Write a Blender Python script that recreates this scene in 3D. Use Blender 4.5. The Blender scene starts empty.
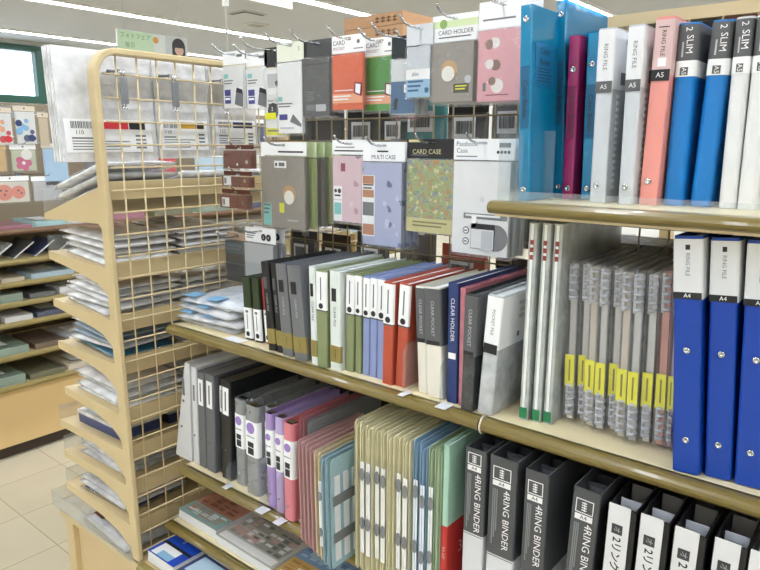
import bpy, bmesh, math, random
from mathutils import Vector, Matrix, Euler
random.seed(7)
SC = bpy.context.scene
COL = SC.collection
H = 1.42            # camera height; every z below is given relative to the eye level
PI = math.pi

# ------------------------------------------------------------------ materials
def lin(c):
    c = c.lstrip('#'); v = [int(c[i:i+2], 16)/255 for i in (0, 2, 4)]
    return tuple(x/12.92 if x <= .04045 else ((x+.055)/1.055)**2.4 for x in v) + (1,)
_M = {}
def mat(name, col, rough=.45, metal=0., vary=.06, scale=25., bump=0., bscale=60., coat=0., stretch=None):
    if name in _M: return _M[name]
    m = bpy.data.materials.new(name); m.use_nodes = True; nt = m.node_tree; N = nt.nodes; L = nt.links
    b = N['Principled BSDF']; c = lin(col)
    b.inputs['Roughness'].default_value = rough; b.inputs['Metallic'].default_value = metal
    b.inputs['Coat Weight'].default_value = coat
    tc = N.new('ShaderNodeTexCoord'); mp = N.new('ShaderNodeMapping'); L.new(tc.outputs['Object'], mp.inputs[0])
    if stretch: mp.inputs['Scale'].default_value = stretch
    nz = N.new('ShaderNodeTexNoise'); nz.inputs['Scale'].default_value = scale; nz.inputs['Detail'].default_value = 3
    L.new(mp.outputs[0], nz.inputs['Vector'])
    mx = N.new('ShaderNodeMix'); mx.data_type = 'RGBA'
    mx.inputs[6].default_value = tuple(x*(1-vary) for x in c[:3])+(1,)
    mx.inputs[7].default_value = tuple(min(1, x*(1+vary)) for x in c[:3])+(1,)
    L.new(nz.outputs['Fac'], mx.inputs[0]); L.new(mx.outputs[2], b.inputs['Base Color'])
    if bump:
        n2 = N.new('ShaderNodeTexNoise'); n2.inputs['Scale'].default_value = bscale
        L.new(mp.outputs[0], n2.inputs['Vector'])
        bp = N.new('ShaderNodeBump'); bp.inputs['Strength'].default_value = bump; bp.inputs['Distance'].default_value = .004
        L.new(n2.outputs['Fac'], bp.inputs['Height']); L.new(bp.outputs[0], b.inputs['Normal'])
    _M[name] = m; return m
def film(name, tint='ffffff', body='f2f4f6', fac=.22, rough=.12, bump=.5, bscale=35., gain=1.6):
    """thin clear or tinted plastic: see-through with a faint body colour, crinkled reflections on top"""
    if name in _M: return _M[name]
    m = bpy.data.materials.new(name); m.use_nodes = True; nt = m.node_tree; N = nt.nodes; L = nt.links
    N.remove(N['Principled BSDF'])
    df = N.new('ShaderNodeBsdfDiffuse'); df.inputs[0].default_value = lin(body)
    tr = N.new('ShaderNodeBsdfTransparent'); tr.inputs[0].default_value = lin(tint)
    gl = N.new('ShaderNodeBsdfGlossy'); gl.inputs['Roughness'].default_value = rough; gl.inputs[0].default_value = (1,1,1,1)
    m1 = N.new('ShaderNodeMixShader'); L.new(tr.outputs[0], m1.inputs[1]); L.new(df.outputs[0], m1.inputs[2])
    m2 = N.new('ShaderNodeMixShader'); L.new(m1.outputs[0], m2.inputs[1]); L.new(gl.outputs[0], m2.inputs[2])
    tc = N.new('ShaderNodeTexCoord'); nz = N.new('ShaderNodeTexNoise'); nz.inputs['Scale'].default_value = bscale
    nz.inputs['Detail'].default_value = 4
    L.new(tc.outputs['Object'], nz.inputs['Vector'])
    lw = N.new('ShaderNodeLayerWeight'); pw = N.new('ShaderNodeMath'); pw.operation = 'POWER'; pw.inputs[1].default_value = 4
    fr = N.new('ShaderNodeMath'); fr.operation = 'MULTIPLY_ADD'; fr.inputs[1].default_value = .35; fr.inputs[2].default_value = .035
    L.new(lw.outputs['Facing'], pw.inputs[0]); L.new(pw.outputs[0], fr.inputs[0])
    if bump:
        bp = N.new('ShaderNodeBump'); bp.inputs['Strength'].default_value = bump; bp.inputs['Distance'].default_value = .004
        L.new(nz.outputs['Fac'], bp.inputs['Height']); L.new(bp.outputs[0], gl.inputs['Normal'])
    mu = N.new('ShaderNodeMath'); mu.operation = 'MULTIPLY'; mu.use_clamp = True; mu.inputs[1].default_value = gain
    L.new(fr.outputs[0], mu.inputs[0]); L.new(mu.outputs[0], m2.inputs[0])
    mr = N.new('ShaderNodeMapRange'); mr.inputs[1].default_value = .3; mr.inputs[2].default_value = .7
    v = .25 if bump > .4 else .06; mr.inputs[3].default_value = fac*(1-v); mr.inputs[4].default_value = min(1, fac*(1+v))
    L.new(nz.outputs['Fac'], mr.inputs[0]); L.new(mr.outputs[0], m1.inputs[0])
    L.new(m2.outputs[0], N['Material Output'].inputs[0])
    _M[name] = m; return m
def lamp(name, col, strength):
    m = bpy.data.materials.new(name); m.use_nodes = True; b = m.node_tree.nodes['Principled BSDF']
    b.inputs['Base Color'].default_value = lin(col)
    b.inputs['Emission Color'].default_value = lin(col); b.inputs['Emission Strength'].default_value = strength
    return m
def floral(name, base, cols, scale=60., thr=.42):
    """printed scatter of little flower dots (voronoi) over a plain base"""
    if name in _M: return _M[name]
    m = bpy.data.materials.new(name); m.use_nodes = True; nt = m.node_tree; N = nt.nodes; L = nt.links
    b = N['Principled BSDF']; b.inputs['Roughness'].default_value = .35
    tc = N.new('ShaderNodeTexCoord'); nz = N.new('ShaderNodeTexNoise'); nz.inputs['Scale'].default_value = scale
    vo = N.new('ShaderNodeTexVoronoi'); vo.inputs['Scale'].default_value = scale
    ad = N.new('ShaderNodeVectorMath'); ad.operation = 'MULTIPLY_ADD'; ad.inputs[1].default_value = (.02,)*3
    L.new(nz.outputs['Color'], ad.inputs[0]); L.new(tc.outputs['Object'], ad.inputs[2]); L.new(ad.outputs[0], vo.inputs['Vector'])
    L.new(tc.outputs['Object'], nz.inputs['Vector'])
    r = N.new('ShaderNodeValToRGB'); r.color_ramp.interpolation = 'CONSTANT'
    r.color_ramp.elements[0].color = lin(cols[0]); r.color_ramp.elements[1].color = lin(cols[1]); r.color_ramp.elements[1].position = .3
    for i, c in enumerate(cols[2:]):
        e = r.color_ramp.elements.new(min(.97, .5+.18*i)); e.color = lin(c)
    sp = N.new('ShaderNodeSeparateColor'); L.new(vo.outputs['Color'], sp.inputs[0]); L.new(sp.outputs[0], r.inputs[0])
    lt = N.new('ShaderNodeMath'); lt.operation = 'LESS_THAN'; lt.inputs[1].default_value = thr
    L.new(vo.outputs['Distance'], lt.inputs[0])
    mx = N.new('ShaderNodeMix'); mx.data_type = 'RGBA'; mx.inputs[6].default_value = lin(base)
    L.new(lt.outputs[0], mx.inputs[0]); L.new(r.outputs[0], mx.inputs[7]); L.new(mx.outputs[2], b.inputs['Base Color'])
    _M[name] = m; return m

# ------------------------------------------------------------------ mesh builder
class MB:
    def __init__(s): s.v = []; s.f = []; s.mi = []; s.cur = 0; s.sm = []
    def add(s, vs, fs, smooth=False):
        o = len(s.v); s.v += [tuple(p) for p in vs]
        for f in fs: s.f.append([i+o for i in f]); s.mi.append(s.cur); s.sm.append(smooth)
        return s
    def box(s, x0, x1, y0, y1, z0, z1):
        return s.add([(x0,y0,z0),(x1,y0,z0),(x1,y1,z0),(x0,y1,z0),(x0,y0,z1),(x1,y0,z1),(x1,y1,z1),(x0,y1,z1)],
            [(0,3,2,1),(4,5,6,7),(0,1,5,4),(1,2,6,5),(2,3,7,6),(3,0,4,7)])
    def prism(s, poly, z0, z1, ax='z', smooth=False):
        """poly: list of 2D points; extruded along ax ('z': xy poly, 'y': xz poly, 'x': yz poly)"""
        n = len(poly)
        def P(a, b, c): return {'z': (a,b,c), 'y': (a,c,b), 'x': (c,a,b)}[ax]
        vs = [P(a,b,z0) for a,b in poly]+[P(a,b,z1) for a,b in poly]
        fs = [tuple(range(n))[::-1], tuple(range(n,2*n))]+[(i,(i+1)%n,(i+1)%n+n,i+n) for i in range(n)]
        return s.add(vs, fs)
    def tube(s, pts, r, n=6, cap=True):
        pts = [Vector(p) for p in pts]; rings = []
        up = None
        for i, p in enumerate(pts):
            d = (pts[min(i+1,len(pts)-1)]-pts[max(i-1,0)]).normalized()
            if up is None:
                up = d.orthogonal().normalized()
            up = (up-d*up.dot(d)).normalized(); w = d.cross(up)
            rr = r[i] if isinstance(r, (list,tuple)) else r
            rings.append([p+(up*math.cos(2*PI*k/n)+w*math.sin(2*PI*k/n))*rr for k in range(n)])
        vs = [q for g in rings for q in g]; fs = []
        for i in range(len(rings)-1):
            for k in range(n): fs.append((i*n+k, i*n+(k+1)%n, (i+1)*n+(k+1)%n, (i+1)*n+k))
        s.add(vs, fs, n > 4)
        if cap:
            o = len(s.v)-len(vs)
            s.f.append([o+k for k in range(n)][::-1]); s.mi.append(s.cur); s.sm.append(False)
            s.f.append([o+(len(rings)-1)*n+k for k in range(n)]); s.mi.append(s.cur); s.sm.append(False)
        return s
    def disc(s, c, r, ax='y', t=.0006, n=16):
        """short cylinder, front face at c along ax"""
        x,y,z = c; ring = [(math.cos(2*PI*k/n)*r, math.sin(2*PI*k/n)*r) for k in range(n)]
        if ax == 'y': a = [(x+p,y,z+q) for p,q in ring]; b = [(x+p,y+t,z+q) for p,q in ring]
        elif ax == 'x': a = [(x,y+p,z+q) for p,q in ring]; b = [(x-t,y+p,z+q) for p,q in ring]
        else: a = [(x+p,y+q,z) for p,q in ring]; b = [(x+p,y+q,z-t) for p,q in ring]
        return s.add(a+b, [tuple(range(n)), tuple(range(n,2*n))]+[(k,(k+1)%n,(k+1)%n+n,k+n) for k in range(n)])
    def build(s, name, mats, parent=None, loc=None, fix=True):
        me = bpy.data.meshes.new(name); me.from_pydata(s.v, [], s.f)
        for m in (mats if isinstance(mats,(list,tuple)) else [mats]): me.materials.append(m)
        me.polygons.foreach_set('material_index', s.mi); me.polygons.foreach_set('use_smooth', s.sm)
        if fix:
            bm = bmesh.new(); bm.from_mesh(me); bmesh.ops.recalc_face_normals(bm, faces=bm.faces); bm.to_mesh(me); bm.free()
        me.update()
        return place(me, name, parent, loc)
def place(me, name, parent=None, loc=None):
    o = bpy.data.objects.new(name, me); COL.objects.link(o)
    if parent: o.parent = parent
    if loc: o.location = loc
    return o
def tag(o, label, cat, group=None):
    o['label'] = label; o['category'] = cat
    if group: o['group'] = group
    return o
def thing(name, label, cat, loc, rot=(0,0,0), group=None):
    o = bpy.data.objects.new(name, None); COL.objects.link(o)
    o.empty_display_size = .03
    o.location = (loc[0], loc[1], loc[2]+H); o.rotation_euler = rot
    return tag(o, label, cat, group)
def structure(o): o['kind'] = 'structure'; return o
def copy_tree(o, parent=None):
    c = o.copy(); COL.objects.link(c)
    if parent: c.parent = parent
    for ch in list(o.children): copy_tree(ch, c)
    return c
_T = {}
def text(s, size, m, parent, loc, rot=(PI/2,0,0), name='lettering', align='CENTER', squash=1., bold=.0):
    key = (s, align, bold)
    if key not in _T:
        cu = bpy.data.curves.new('t', 'FONT'); cu.body = s; cu.size = 1; cu.align_x = align; cu.align_y = 'CENTER'
        cu.resolution_u = 2; cu.offset = bold
        o = bpy.data.objects.new('t', cu); COL.objects.link(o)
        bpy.context.view_layer.update()
        dg = bpy.context.evaluated_depsgraph_get()
        _T[key] = bpy.data.meshes.new_from_object(o.evaluated_get(dg))
        bpy.data.objects.remove(o); bpy.data.curves.remove(cu)
    me = _T[key].copy(); me.name = name
    me.materials.clear(); me.materials.append(m)
    o = place(me, name, parent, loc); o.rotation_euler = rot; o.scale = (size*squash, size, size)
    return o
DOWN = (PI/2, PI/2, 0)     # lettering that runs down a spine facing -Y
def uprof(x0, x1, y0, y1, t, r=.003, n=4):
    """U-shaped cover profile (spine at y0, covers running back to y1), rounded spine corners"""
    r = min(r, (x1-x0)/2-1e-4)
    out = [(x0, y1)]+[(x0+r-r*math.cos(a), y0+r-r*math.sin(a)) for a in [PI/2*k/n for k in range(n+1)]]
    out += [(x1-r+r*math.sin(a), y0+r-r*math.cos(a)) for a in [PI/2*k/n for k in range(n+1)]]+[(x1, y1)]
    ri = max(r-t, .0004)
    inn = [(x1-t, y1)]+[(x1-t-ri+ri*math.cos(a), y0+t+ri-ri*math.sin(a)) for a in [PI/2*k/n for k in range(n+1)]]
    inn += [(x0+t+ri-ri*math.sin(a), y0+t+ri-ri*math.cos(a)) for a in [PI/2*k/n for k in range(n+1)]]+[(x0+t, y1)]
    return out, inn
def ucover(mb, x0, x1, y0, y1, z0, z1, t=.0016, r=.003):
    out, inn = uprof(x0, x1, y0, y1, t, r); n = len(out)
    o = [(a,b,z) for z in (z0,z1) for a,b in out]; i = [(a,b,z) for z in (z0,z1) for a,b in inn[::-1]]
    fs = []
    for k in range(n-1):
        fs += [(k,k+1,k+1+n,k+n), (2*n+k+1,2*n+k,3*n+k,3*n+k+1), (k+1,k,2*n+k,2*n+k+1), (n+k,n+k+1,3*n+k+1,3*n+k)]
    fs += [(0,n,3*n,2*n), (n-1,2*n-1,4*n-1,3*n-1)][::1]
    return mb.add(o+i, fs)
ORD = ['first','second','third','fourth','fifth','sixth','seventh','eighth','ninth','tenth','eleventh','twelfth']
# ------------------------------------------------------------------ shared materials
cream = mat('cream_enamel', 'd2bd90', .42, vary=.03, scale=8)
creamw = mat('cream_wire', 'd3c096', .35, vary=.02)
board = mat('shelf_board', 'ecdcb2', .5, vary=.03, scale=10)
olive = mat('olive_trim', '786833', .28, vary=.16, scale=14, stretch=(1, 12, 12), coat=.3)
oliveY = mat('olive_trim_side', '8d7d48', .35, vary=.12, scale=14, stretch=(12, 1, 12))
brown = mat('dark_brown_plinth', '3a2f26', .6)
chrome = mat('chrome', 'c9ccce', .18, 1.0, vary=.02)
steel = mat('grey_steel', '9a9da0', .35, .8, vary=.04)
white = mat('white_card', 'f5f6f6', .5, vary=.02)
black = mat('black_print', '1c1c1e', .5)
ink = mat('grey_print', '6e7074', .6)
ltext = mat('light_print', 'f2f2f0', .6, vary=0)
dtext = mat('dark_print', '26262a', .6, vary=0)
clear = film('clear_acrylic', 'fafcfc', 'f4f8fa', .07, .05, bump=0)
bag = film('clear_bag', 'fefefe', 'f6f7f9', .02, .10, bump=.5, bscale=40, gain=1.0)
pvc = film('clear_sleeve', 'ffffff', 'fdfdfd', .56, .12, bump=.6, bscale=28, gain=1.5)
pvcmilk = film('milky_sleeve', 'ffffff', 'fbfbfa', .74, .15, bump=.6, bscale=20, gain=2.0)
rib = film('tray_plastic', 'fafbfb', 'e9edef', .10, .08, bump=.05)

# ------------------------------------------------------------------ room
def wallbox(name, x0,x1,y0,y1,z0,z1, m):
    return structure(MB().box(x0,x1,y0,y1,z0+H,z1+H).build(name, m))
RX0, RX1, RY0, RY1, CZ = -9.3, 4.5, -4.5, 9.0, 1.30
def tile_mat():
    m = bpy.data.materials.new('floor_tile'); m.use_nodes = True; nt = m.node_tree; N = nt.nodes; L = nt.links
    b = N['Principled BSDF']; b.inputs['Roughness'].default_value = .3
    tc = N.new('ShaderNodeTexCoord'); mp = N.new('ShaderNodeMapping'); L.new(tc.outputs['Object'], mp.inputs[0])
    mp.inputs['Location'].default_value = (.15, -.02, 0)
    br = N.new('ShaderNodeTexBrick'); br.offset = 0; br.inputs['Scale'].default_value = 1
    br.inputs['Brick Width'].default_value = .3; br.inputs['Row Height'].default_value = .3
    br.inputs['Mortar Size'].default_value = .0022; br.inputs['Mortar Smooth'].default_value = .3
    br.inputs['Color1'].default_value = lin('d6cbb0'); br.inputs['Color2'].default_value = lin('cfc3a6'); br.inputs['Mortar'].default_value = lin('a8966f')
    L.new(mp.outputs[0], br.inputs['Vector'])
    nz = N.new('ShaderNodeTexNoise'); nz.inputs['Scale'].default_value = 3; L.new(mp.outputs[0], nz.inputs['Vector'])
    mx = N.new('ShaderNodeMix'); mx.data_type = 'RGBA'; mx.blend_type = 'MULTIPLY'; mx.inputs[0].default_value = .25
    L.new(br.outputs['Color'], mx.inputs[6]); L.new(nz.outputs['Fac'], mx.inputs[7]); L.new(mx.outputs[2], b.inputs['Base Color'])
    return m
wallbox('floor', RX0,RX1,RY0,RY1,-1.47,-1.42, tile_mat())
ceilm = mat('ceiling_panel', 'b6b8bb', .9, vary=.02, scale=2)
wallm = mat('wall_paint', 'e8e7e2', .8, vary=.02, scale=2)
wallbox('ceiling', RX0-.1,RX1,RY0,RY1,CZ,CZ+.1, ceilm)
wallbox('wall_back', RX0-.1,RX1,RY1,RY1+.1,-1.47,CZ, wallm)
wallbox('wall_front', RX0-.1,RX1,RY0-.1,RY0,-1.47,CZ, wallm)
wallbox('wall_right', RX1,RX1+.1,RY0-.1,RY1+.1,-1.47,CZ, wallm)
WY0, WY1, WZ0, WZ1 = .2, 4.28, .52, 1.24           # opening of the shop window in the left wall
mb = MB()
mb.box(RX0-.1,RX0,RY0,WY0,-1.47+H,CZ+H); mb.box(RX0-.1,RX0,WY1,RY1,-1.47+H,CZ+H)
mb.box(RX0-.1,RX0,WY0,WY1,-1.47+H,WZ0+H); mb.box(RX0-.1,RX0,WY0,WY1,WZ1+H,CZ+H)
structure(mb.build('wall_left', wallm))
green = mat('green_window_frame', '1d4a3c', .35)
mb = MB(); fx0, fx1 = RX0-.06, RX0+.05
mb.box(fx0,fx1,WY0,WY1+.28,WZ1-.07+H,WZ1+.005+H); mb.box(fx0,fx1,WY0,WY1,WZ0+H,WZ0+.09+H)
for y in (WY0, WY1-.12): mb.box(fx0,fx1,y,y+.12,WZ0+.09+H,WZ1-.07+H)
w1 = structure(mb.build('window_1', green))
structure(MB().box(RX0-.03,RX0-.02,WY0+.12,WY1-.12,WZ0+.09+H,WZ1-.07+H).build('window_pane', film('window_glass','f6fbff','ffffff',.06,.03,bump=0), w1))
# hazy buildings across the street, seen through the window
hz = mat('hazy_facade', 'cfdde6', .8)
for i,(y,w,h) in enumerate([(4.9,2.4,1.3),(8.4,2.2,1.6),(12.0,2.5,1.2)]):
    t = thing('street_building', ['pale hazy building seen through the shop window, lowest roof at left',
        'pale hazy building seen through the shop window, tallest in the middle','pale hazy building seen through the shop window, far right one'][i], 'building', (-26, y, -1.42))
    mb = MB(); mb.box(-2,0,0,w,0,h+1.3); mb.build('facade', hz, t)
    mb = MB()
    for k in range(2): mb.box(0,.03,.3+k*1.0,.8+k*1.0,h-.2,h+.6)
    mb.build('window_strip', mat('hazy_glass','a9c3cf',.3), t)

# ------------------------------------------------------------------ ceiling lights: long strips running along the aisles
lampm = lamp('light_strip_glow', 'edf4ff', 31.0)
sx = [-8.52,-6.5,-4.59,-2.7,-.8,1.1,3.0]
for i,x in enumerate(sx):
    t = thing('ceiling_light', ['long light strip on the ceiling nearest the window wall','long light strip on the ceiling second from the window wall',
      'long light strip on the ceiling third from the window wall','long light strip on the ceiling above the aisle left of the wire rack','long light strip on the ceiling above the binder shelves',
      'long light strip on the ceiling right of the binder shelves','long light strip on the ceiling beside the right wall'][i], 'ceiling light', (x,0,CZ))
    mb = MB(); mb.box(-.055,.055,RY0+.4,RY1-.4,-.012,-.001); mb.build('light_tube', lampm, t)
    mb = MB()
    for s in (-1,1): mb.box(min(s*.058,s*.085),max(s*.058,s*.085),RY0+.38,RY1-.38,-.02,-.0005)
    mb.build('light_rim', mat('white_lamp_rim','f4f4f2',.4), t)
# ceiling air outlet with dark slot, and a small grille
t = thing('ceiling_vent', 'pale square ceiling air outlet with a dark angled slot', 'ceiling vent', (-5.55,4.65,CZ))
mb = MB(); mb.box(-.14,.14,-.14,.14,-.012,0); mb.build('panel', mat('vent_grey','b9bbbc',.9), t)
mb = MB(); mb.box(-.11,.12,-.13,-.10,-.016,-.0122); mb.box(.09,.12,-.10,.12,-.016,-.0122); mb.build('slot', mat('vent_dark','4a4640',.7), t)
t = thing('ceiling_speaker', 'small grey grille in the ceiling behind the air outlet', 'ceiling grille', (-5.95,5.1,CZ))
mb = MB(); mb.box(-.09,.09,-.12,.12,-.015,0); mb.build('rim', mat('vent_white','dcdad4',.6), t)
mb = MB()
for k in range(6): mb.box(-.075+k*.027,-.062+k*.027,-.1,.1,-.019,-.0152)
mb.build('grille', mat('grille_grey','a7a59d',.6), t)

# ------------------------------------------------------------------ camera and world
cam = bpy.data.cameras.new('camera'); co = bpy.data.objects.new('camera', cam); COL.objects.link(co)
r = Vector((.774253,.632857,.00498)); d = Vector((.135142,-.157639,-.978206)); f = Vector((-.618279,.758052,-.207578))
M = Matrix((( r.x,-d.x,-f.x,0),(r.y,-d.y,-f.y,0),(r.z,-d.z,-f.z,H),(0,0,0,1)))
co.matrix_world = M
cam.sensor_width = 36; cam.lens = 658.8*36/760; cam.clip_start = .02; cam.clip_end = 100
SC.camera = co
W = bpy.data.worlds.new('sky'); SC.world = W; W.use_nodes = True
bg = W.node_tree.nodes['Background']; bg.inputs[0].default_value = (.86,.93,1,1); bg.inputs[1].default_value = 4.0
SC.view_settings.view_transform = 'Standard'; SC.view_settings.look = 'None'; SC.view_settings.gamma = 1
SC.view_settings.exposure = 0.0
try:
    SC.cycles.use_denoising = True; SC.cycles.transparent_max_bounces = 24; SC.cycles.max_bounces = 7
    SC.cycles.diffuse_bounces = 4; SC.cycles.caustics_reflective = False; SC.cycles.caustics_refractive = False
    SC.cycles.sample_clamp_indirect = 6
except Exception: pass

# ------------------------------------------------------------------ main shelving (two bays, joined at x=-0.48)
BK = 1.20          # plane of the wire back
SH = {'mid':(-.413,.843),'low':(-.765,.843),'rack':(-.945,.843),'top':(-.083,.836)}
def shelf_edge(mb, x0, x1, y, z, r=.012, t=.0224):
    """rounded front trim: half-round nose with square ends"""
    poly = [(y+.010, z),(y+.010, z-t)]+[(y-r*math.sin(a), z-t/2-t/2*math.cos(a)) for a in [PI*k/8 for k in range(9)]]
    mb.prism(poly, x0, x1, 'x')
def bay(label, x0, x1, shelves, grid=True):
    t = thing('shelving_unit', label, 'shelf unit', (x0, BK, -1.42)); bx = -x0; oz = 1.42
    L = lambda mb: mb
    def bld(mb, name, m, par):       # builder works in world coords; shift to the thing
        mb.v = [(a-x0 if par is t else a-x0, b-BK, c+oz) for a,b,c in mb.v]
        return mb.build(name, m, par)
    for key,(xa,xb) in shelves.items():
        z, y = SH[key]
        mb = MB(); mb.box(xa, xb, y+.006, BK-.006, z-.016, z); s = bld(mb, 'shelf', board, t)
        mb = MB(); shelf_edge(mb, xa-.003, xb, y, z+(.006 if key == 'top' else 0), .012, .018 if key == 'top' else .0215); bld(mb, 'edge_trim', olive, s)
    if x0 > -1:      # little clip over the joint of the two middle shelf trims
        z, y = SH['mid']
        mb = MB(); mb.tube([(x0+.0015, y+.004-.0155*math.sin(a), z-.0108-.0150*math.cos(a)) for a in [PI*(.12+.80*k/8) for k in range(9)]], .0016, 6); bld(mb, 'joint_clip', mat('clip_white','ddd6c4',.4), t)
    mb = MB(); mb.box(x0+.002, x1-.002, .765, BK, -1.42, -1.02); b = bld(mb, 'base', cream, t)
    mb = MB(); shelf_edge(mb, x0+.003, x1-.003, .755, -1.020); bld(mb, 'base_trim', oliveY, b)
    # cream top rail and uprights
    mb = MB(); zr = .165 if x0 < -1 else .2035; mb.box(x0, x1-.001, BK+.0045, BK+.036, zr, zr+.020); bld(mb, 'top_rail', cream, t)
    for xu in (x0+.006, x1-.03):
        mb = MB(); mb.box(xu, xu+.024, BK+.004, BK+.034, -1.02, .1645); bld(mb, 'upright', cream, t)
    mb = MB(); xx = x0+.05; 
    while xx < x1-.04: mb.tube([(xx,BK,-.94),(xx,BK,.232 if x0 < -1 else .203)], .0019, 5); xx += .05
    zz = .21 if x0 < -1 else .16
    while zz > -.94: mb.tube([(x0+.03,BK-.0036,zz),(x1-.03,BK-.0036,zz)], .0019, 5); zz -= .05
    bld(mb, 'wire_back', mat('back_wire','8f7f5c',.4), t)
    # shelves of the far side of the same unit, added to block light
    for z in (-.83,-.45)+((-.12,) if x0 > -1 else ()):
        mb = MB(); mb.box(x0+.04, x1-.04, BK+.037, BK+.40, z-.016, z); bld(mb, 'added_rear_shelf', board, t)
    return t
bay('cream shelving bay with olive shelf edges beside the wire end rack', -1.383, -.482, {'mid':(-1.318,-.484),'low':(-1.304,-.484),'rack':(-1.380,-.484)})
bay('cream shelving bay with olive shelf edges holding the blue binders', -.481, .424, {'top':(-.474,.42),'mid':(-.477,.42),'low':(-.477,.42),'rack':(-.477,.42)})
# ------------------------------------------------------------------ wire end rack (plane x=-1.40)
RKX = -1.40
rack = thing('wire_display_rack', 'cream wire-grid end rack with shallow shelves of clear sleeves', 'display rack', (RKX, 1.2, -1.42))
def rb(mb, name, m, par=None, ofs=(RKX,1.2,-1.42)):
    mb.v = [(a-ofs[0], b-ofs[1], c-ofs[2]) for a,b,c in mb.v]
    return mb.build(name, m, par or rack)
# flat-tube frame: up, round the corner, along, round, down
ya, yb, zt, R = .742, 1.642, .203, .058
path = [(ya+.014,-1.02)]
path += [(ya+R-R*math.cos(a), zt-R+R*math.sin(a)) for a in [PI/2*k/8 for k in range(9)]]
path += [(yb-R+R*math.sin(a), zt-R+R*math.cos(a)) for a in [PI/2*k/8 for k in range(9)]]
path += [(yb,-1.02)]
mb = MB(); T = .014; n = len(path); vs = []
for i,(y,z) in enumerate(path):
    y0,z0 = path[max(i-1,0)]; y1,z1 = path[min(i+1,n-1)]; dy,dz = y1-y0,z1-z0; l = math.hypot(dy,dz); ny,nz = dz/l,-dy/l
    for xx,k in ((-.016,0),(-.019,.2),(-.019,.8),(-.016,1),(.009,1),(.012,.8),(.012,.2),(.009,0)):
        vs.append((RKX+xx, y+ny*T*k, z+nz*T*k))
fs = []
for i in range(n-1):
    for k in range(8): fs.append((i*8+k, i*8+(k+1)%8, (i+1)*8+(k+1)%8, (i+1)*8+k))
fs += [tuple(range(8)), tuple(range((n-1)*8, n*8))]
mb.add(vs, fs, False); fr = rb(mb, 'frame', cream)
mb = MB()
y = .80
while y < yb-.03:
    mb.tube([(RKX,y,-1.03),(RKX,y,zt-.0145)], .0021, 5); y += .05
z = .148
while z > -1.03:
    mb.tube([(RKX+.0040,ya+.0245,z),(RKX+.0040,yb-.0145,z)], .0021, 5); z -= .05
rb(mb, 'wire_grid', creamw)
# base cabinet
mb = MB(); mb.box(-1.80,-1.435,.80,1.62,-1.42,-1.075); rb(mb, 'base', mat('base_panel','d8bf92',.5,vary=.02))
for y in (.785,1.6): rb(MB().box(-1.845,-1.80,y,y+.04,-1.42,-1.075), 'base_post', cream)
mb = MB(); mb.box(-1.845,-1.39,.772,1.645,-1.075,-1.05); rb(mb, 'base_top', cream)
# eight shelves: board, side brackets, clear lip
RS = [(-.176,-.097),(-.275,-.288),(-.403,-.413),(-.519,-.521),(-.646,-.650),(-.754,-.744),(-.843,-.838),(-.944,-.948)]
RX = [(-1.749,-1.455),(-1.746,-1.46),(-1.747,-1.456),(-1.743,-1.456),(-1.730,-1.448),(-1.779,-1.443),(-1.773,-1.445),(-1.781,-1.445)]
SHELF = []
for i,((zo,zi),(xo,xi)) in enumerate(zip(RS,RX)):
    th = .013
    mb = MB(); mb.prism([(xo,zo),(xi,zi),(xi,zi-th),(xo,zo-th)], .782, 1.618, 'y')
    mb.box(xi-.001,xi+.012,.783,1.617,zi-.03,zi+.012)
    s = rb(mb, 'shelf', cream)
    for y0 in (.770, 1.618):
        mb = MB()
        if i == 0: poly = [(xo,zo),(xi,zi),(-1.428,zi+.004),(-1.428,zi-.10),(xi,zi-.10),(xi-.02,zi-.085),(xo+.07,zo-.012),(xo,zo-.016)]
        else: poly = [(xo,zo+.001),(xi,zi+.001),(-1.428,zi+.001),(-1.428,zi-.088),(-1.437,zi-.085),(-1.46,zi-.062),(-1.50,zi-.040),(-1.58,zi-.026),(xo,zo-.019)]
        mb.prism(poly, y0, y0+.012, 'y'); rb(mb, 'bracket', cream, s)
    if i in (0,1,5,6,7):
        h = .05 if i else .075
        mb = MB(); mb.box(xo-.0025,xo,.772,1.628,zo-.016,zo+h*.8); rb(mb, 'clear_lip', rib, s)
    SHELF.append((xo,xi,zo,zi))
# lowest clear tray on the base
mb = MB()
tx0,tx1,tz = -1.874,-1.44,-1.049
mb.box(tx0,tx1,.765,1.63,tz,tz+.003); mb.box(tx0,tx0+.003,.765,1.63,tz+.003,tz+.05); mb.box(tx0,tx1,.765,.768,tz+.003,tz+.045)
tr = tag(rb(mb, 'clear_tray', rib, None), '', '') ; tr.parent = None; tr.location = (RKX,1.2,0)
tag(tr, 'shallow clear plastic tray on the base of the wire rack', 'tray')

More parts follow.
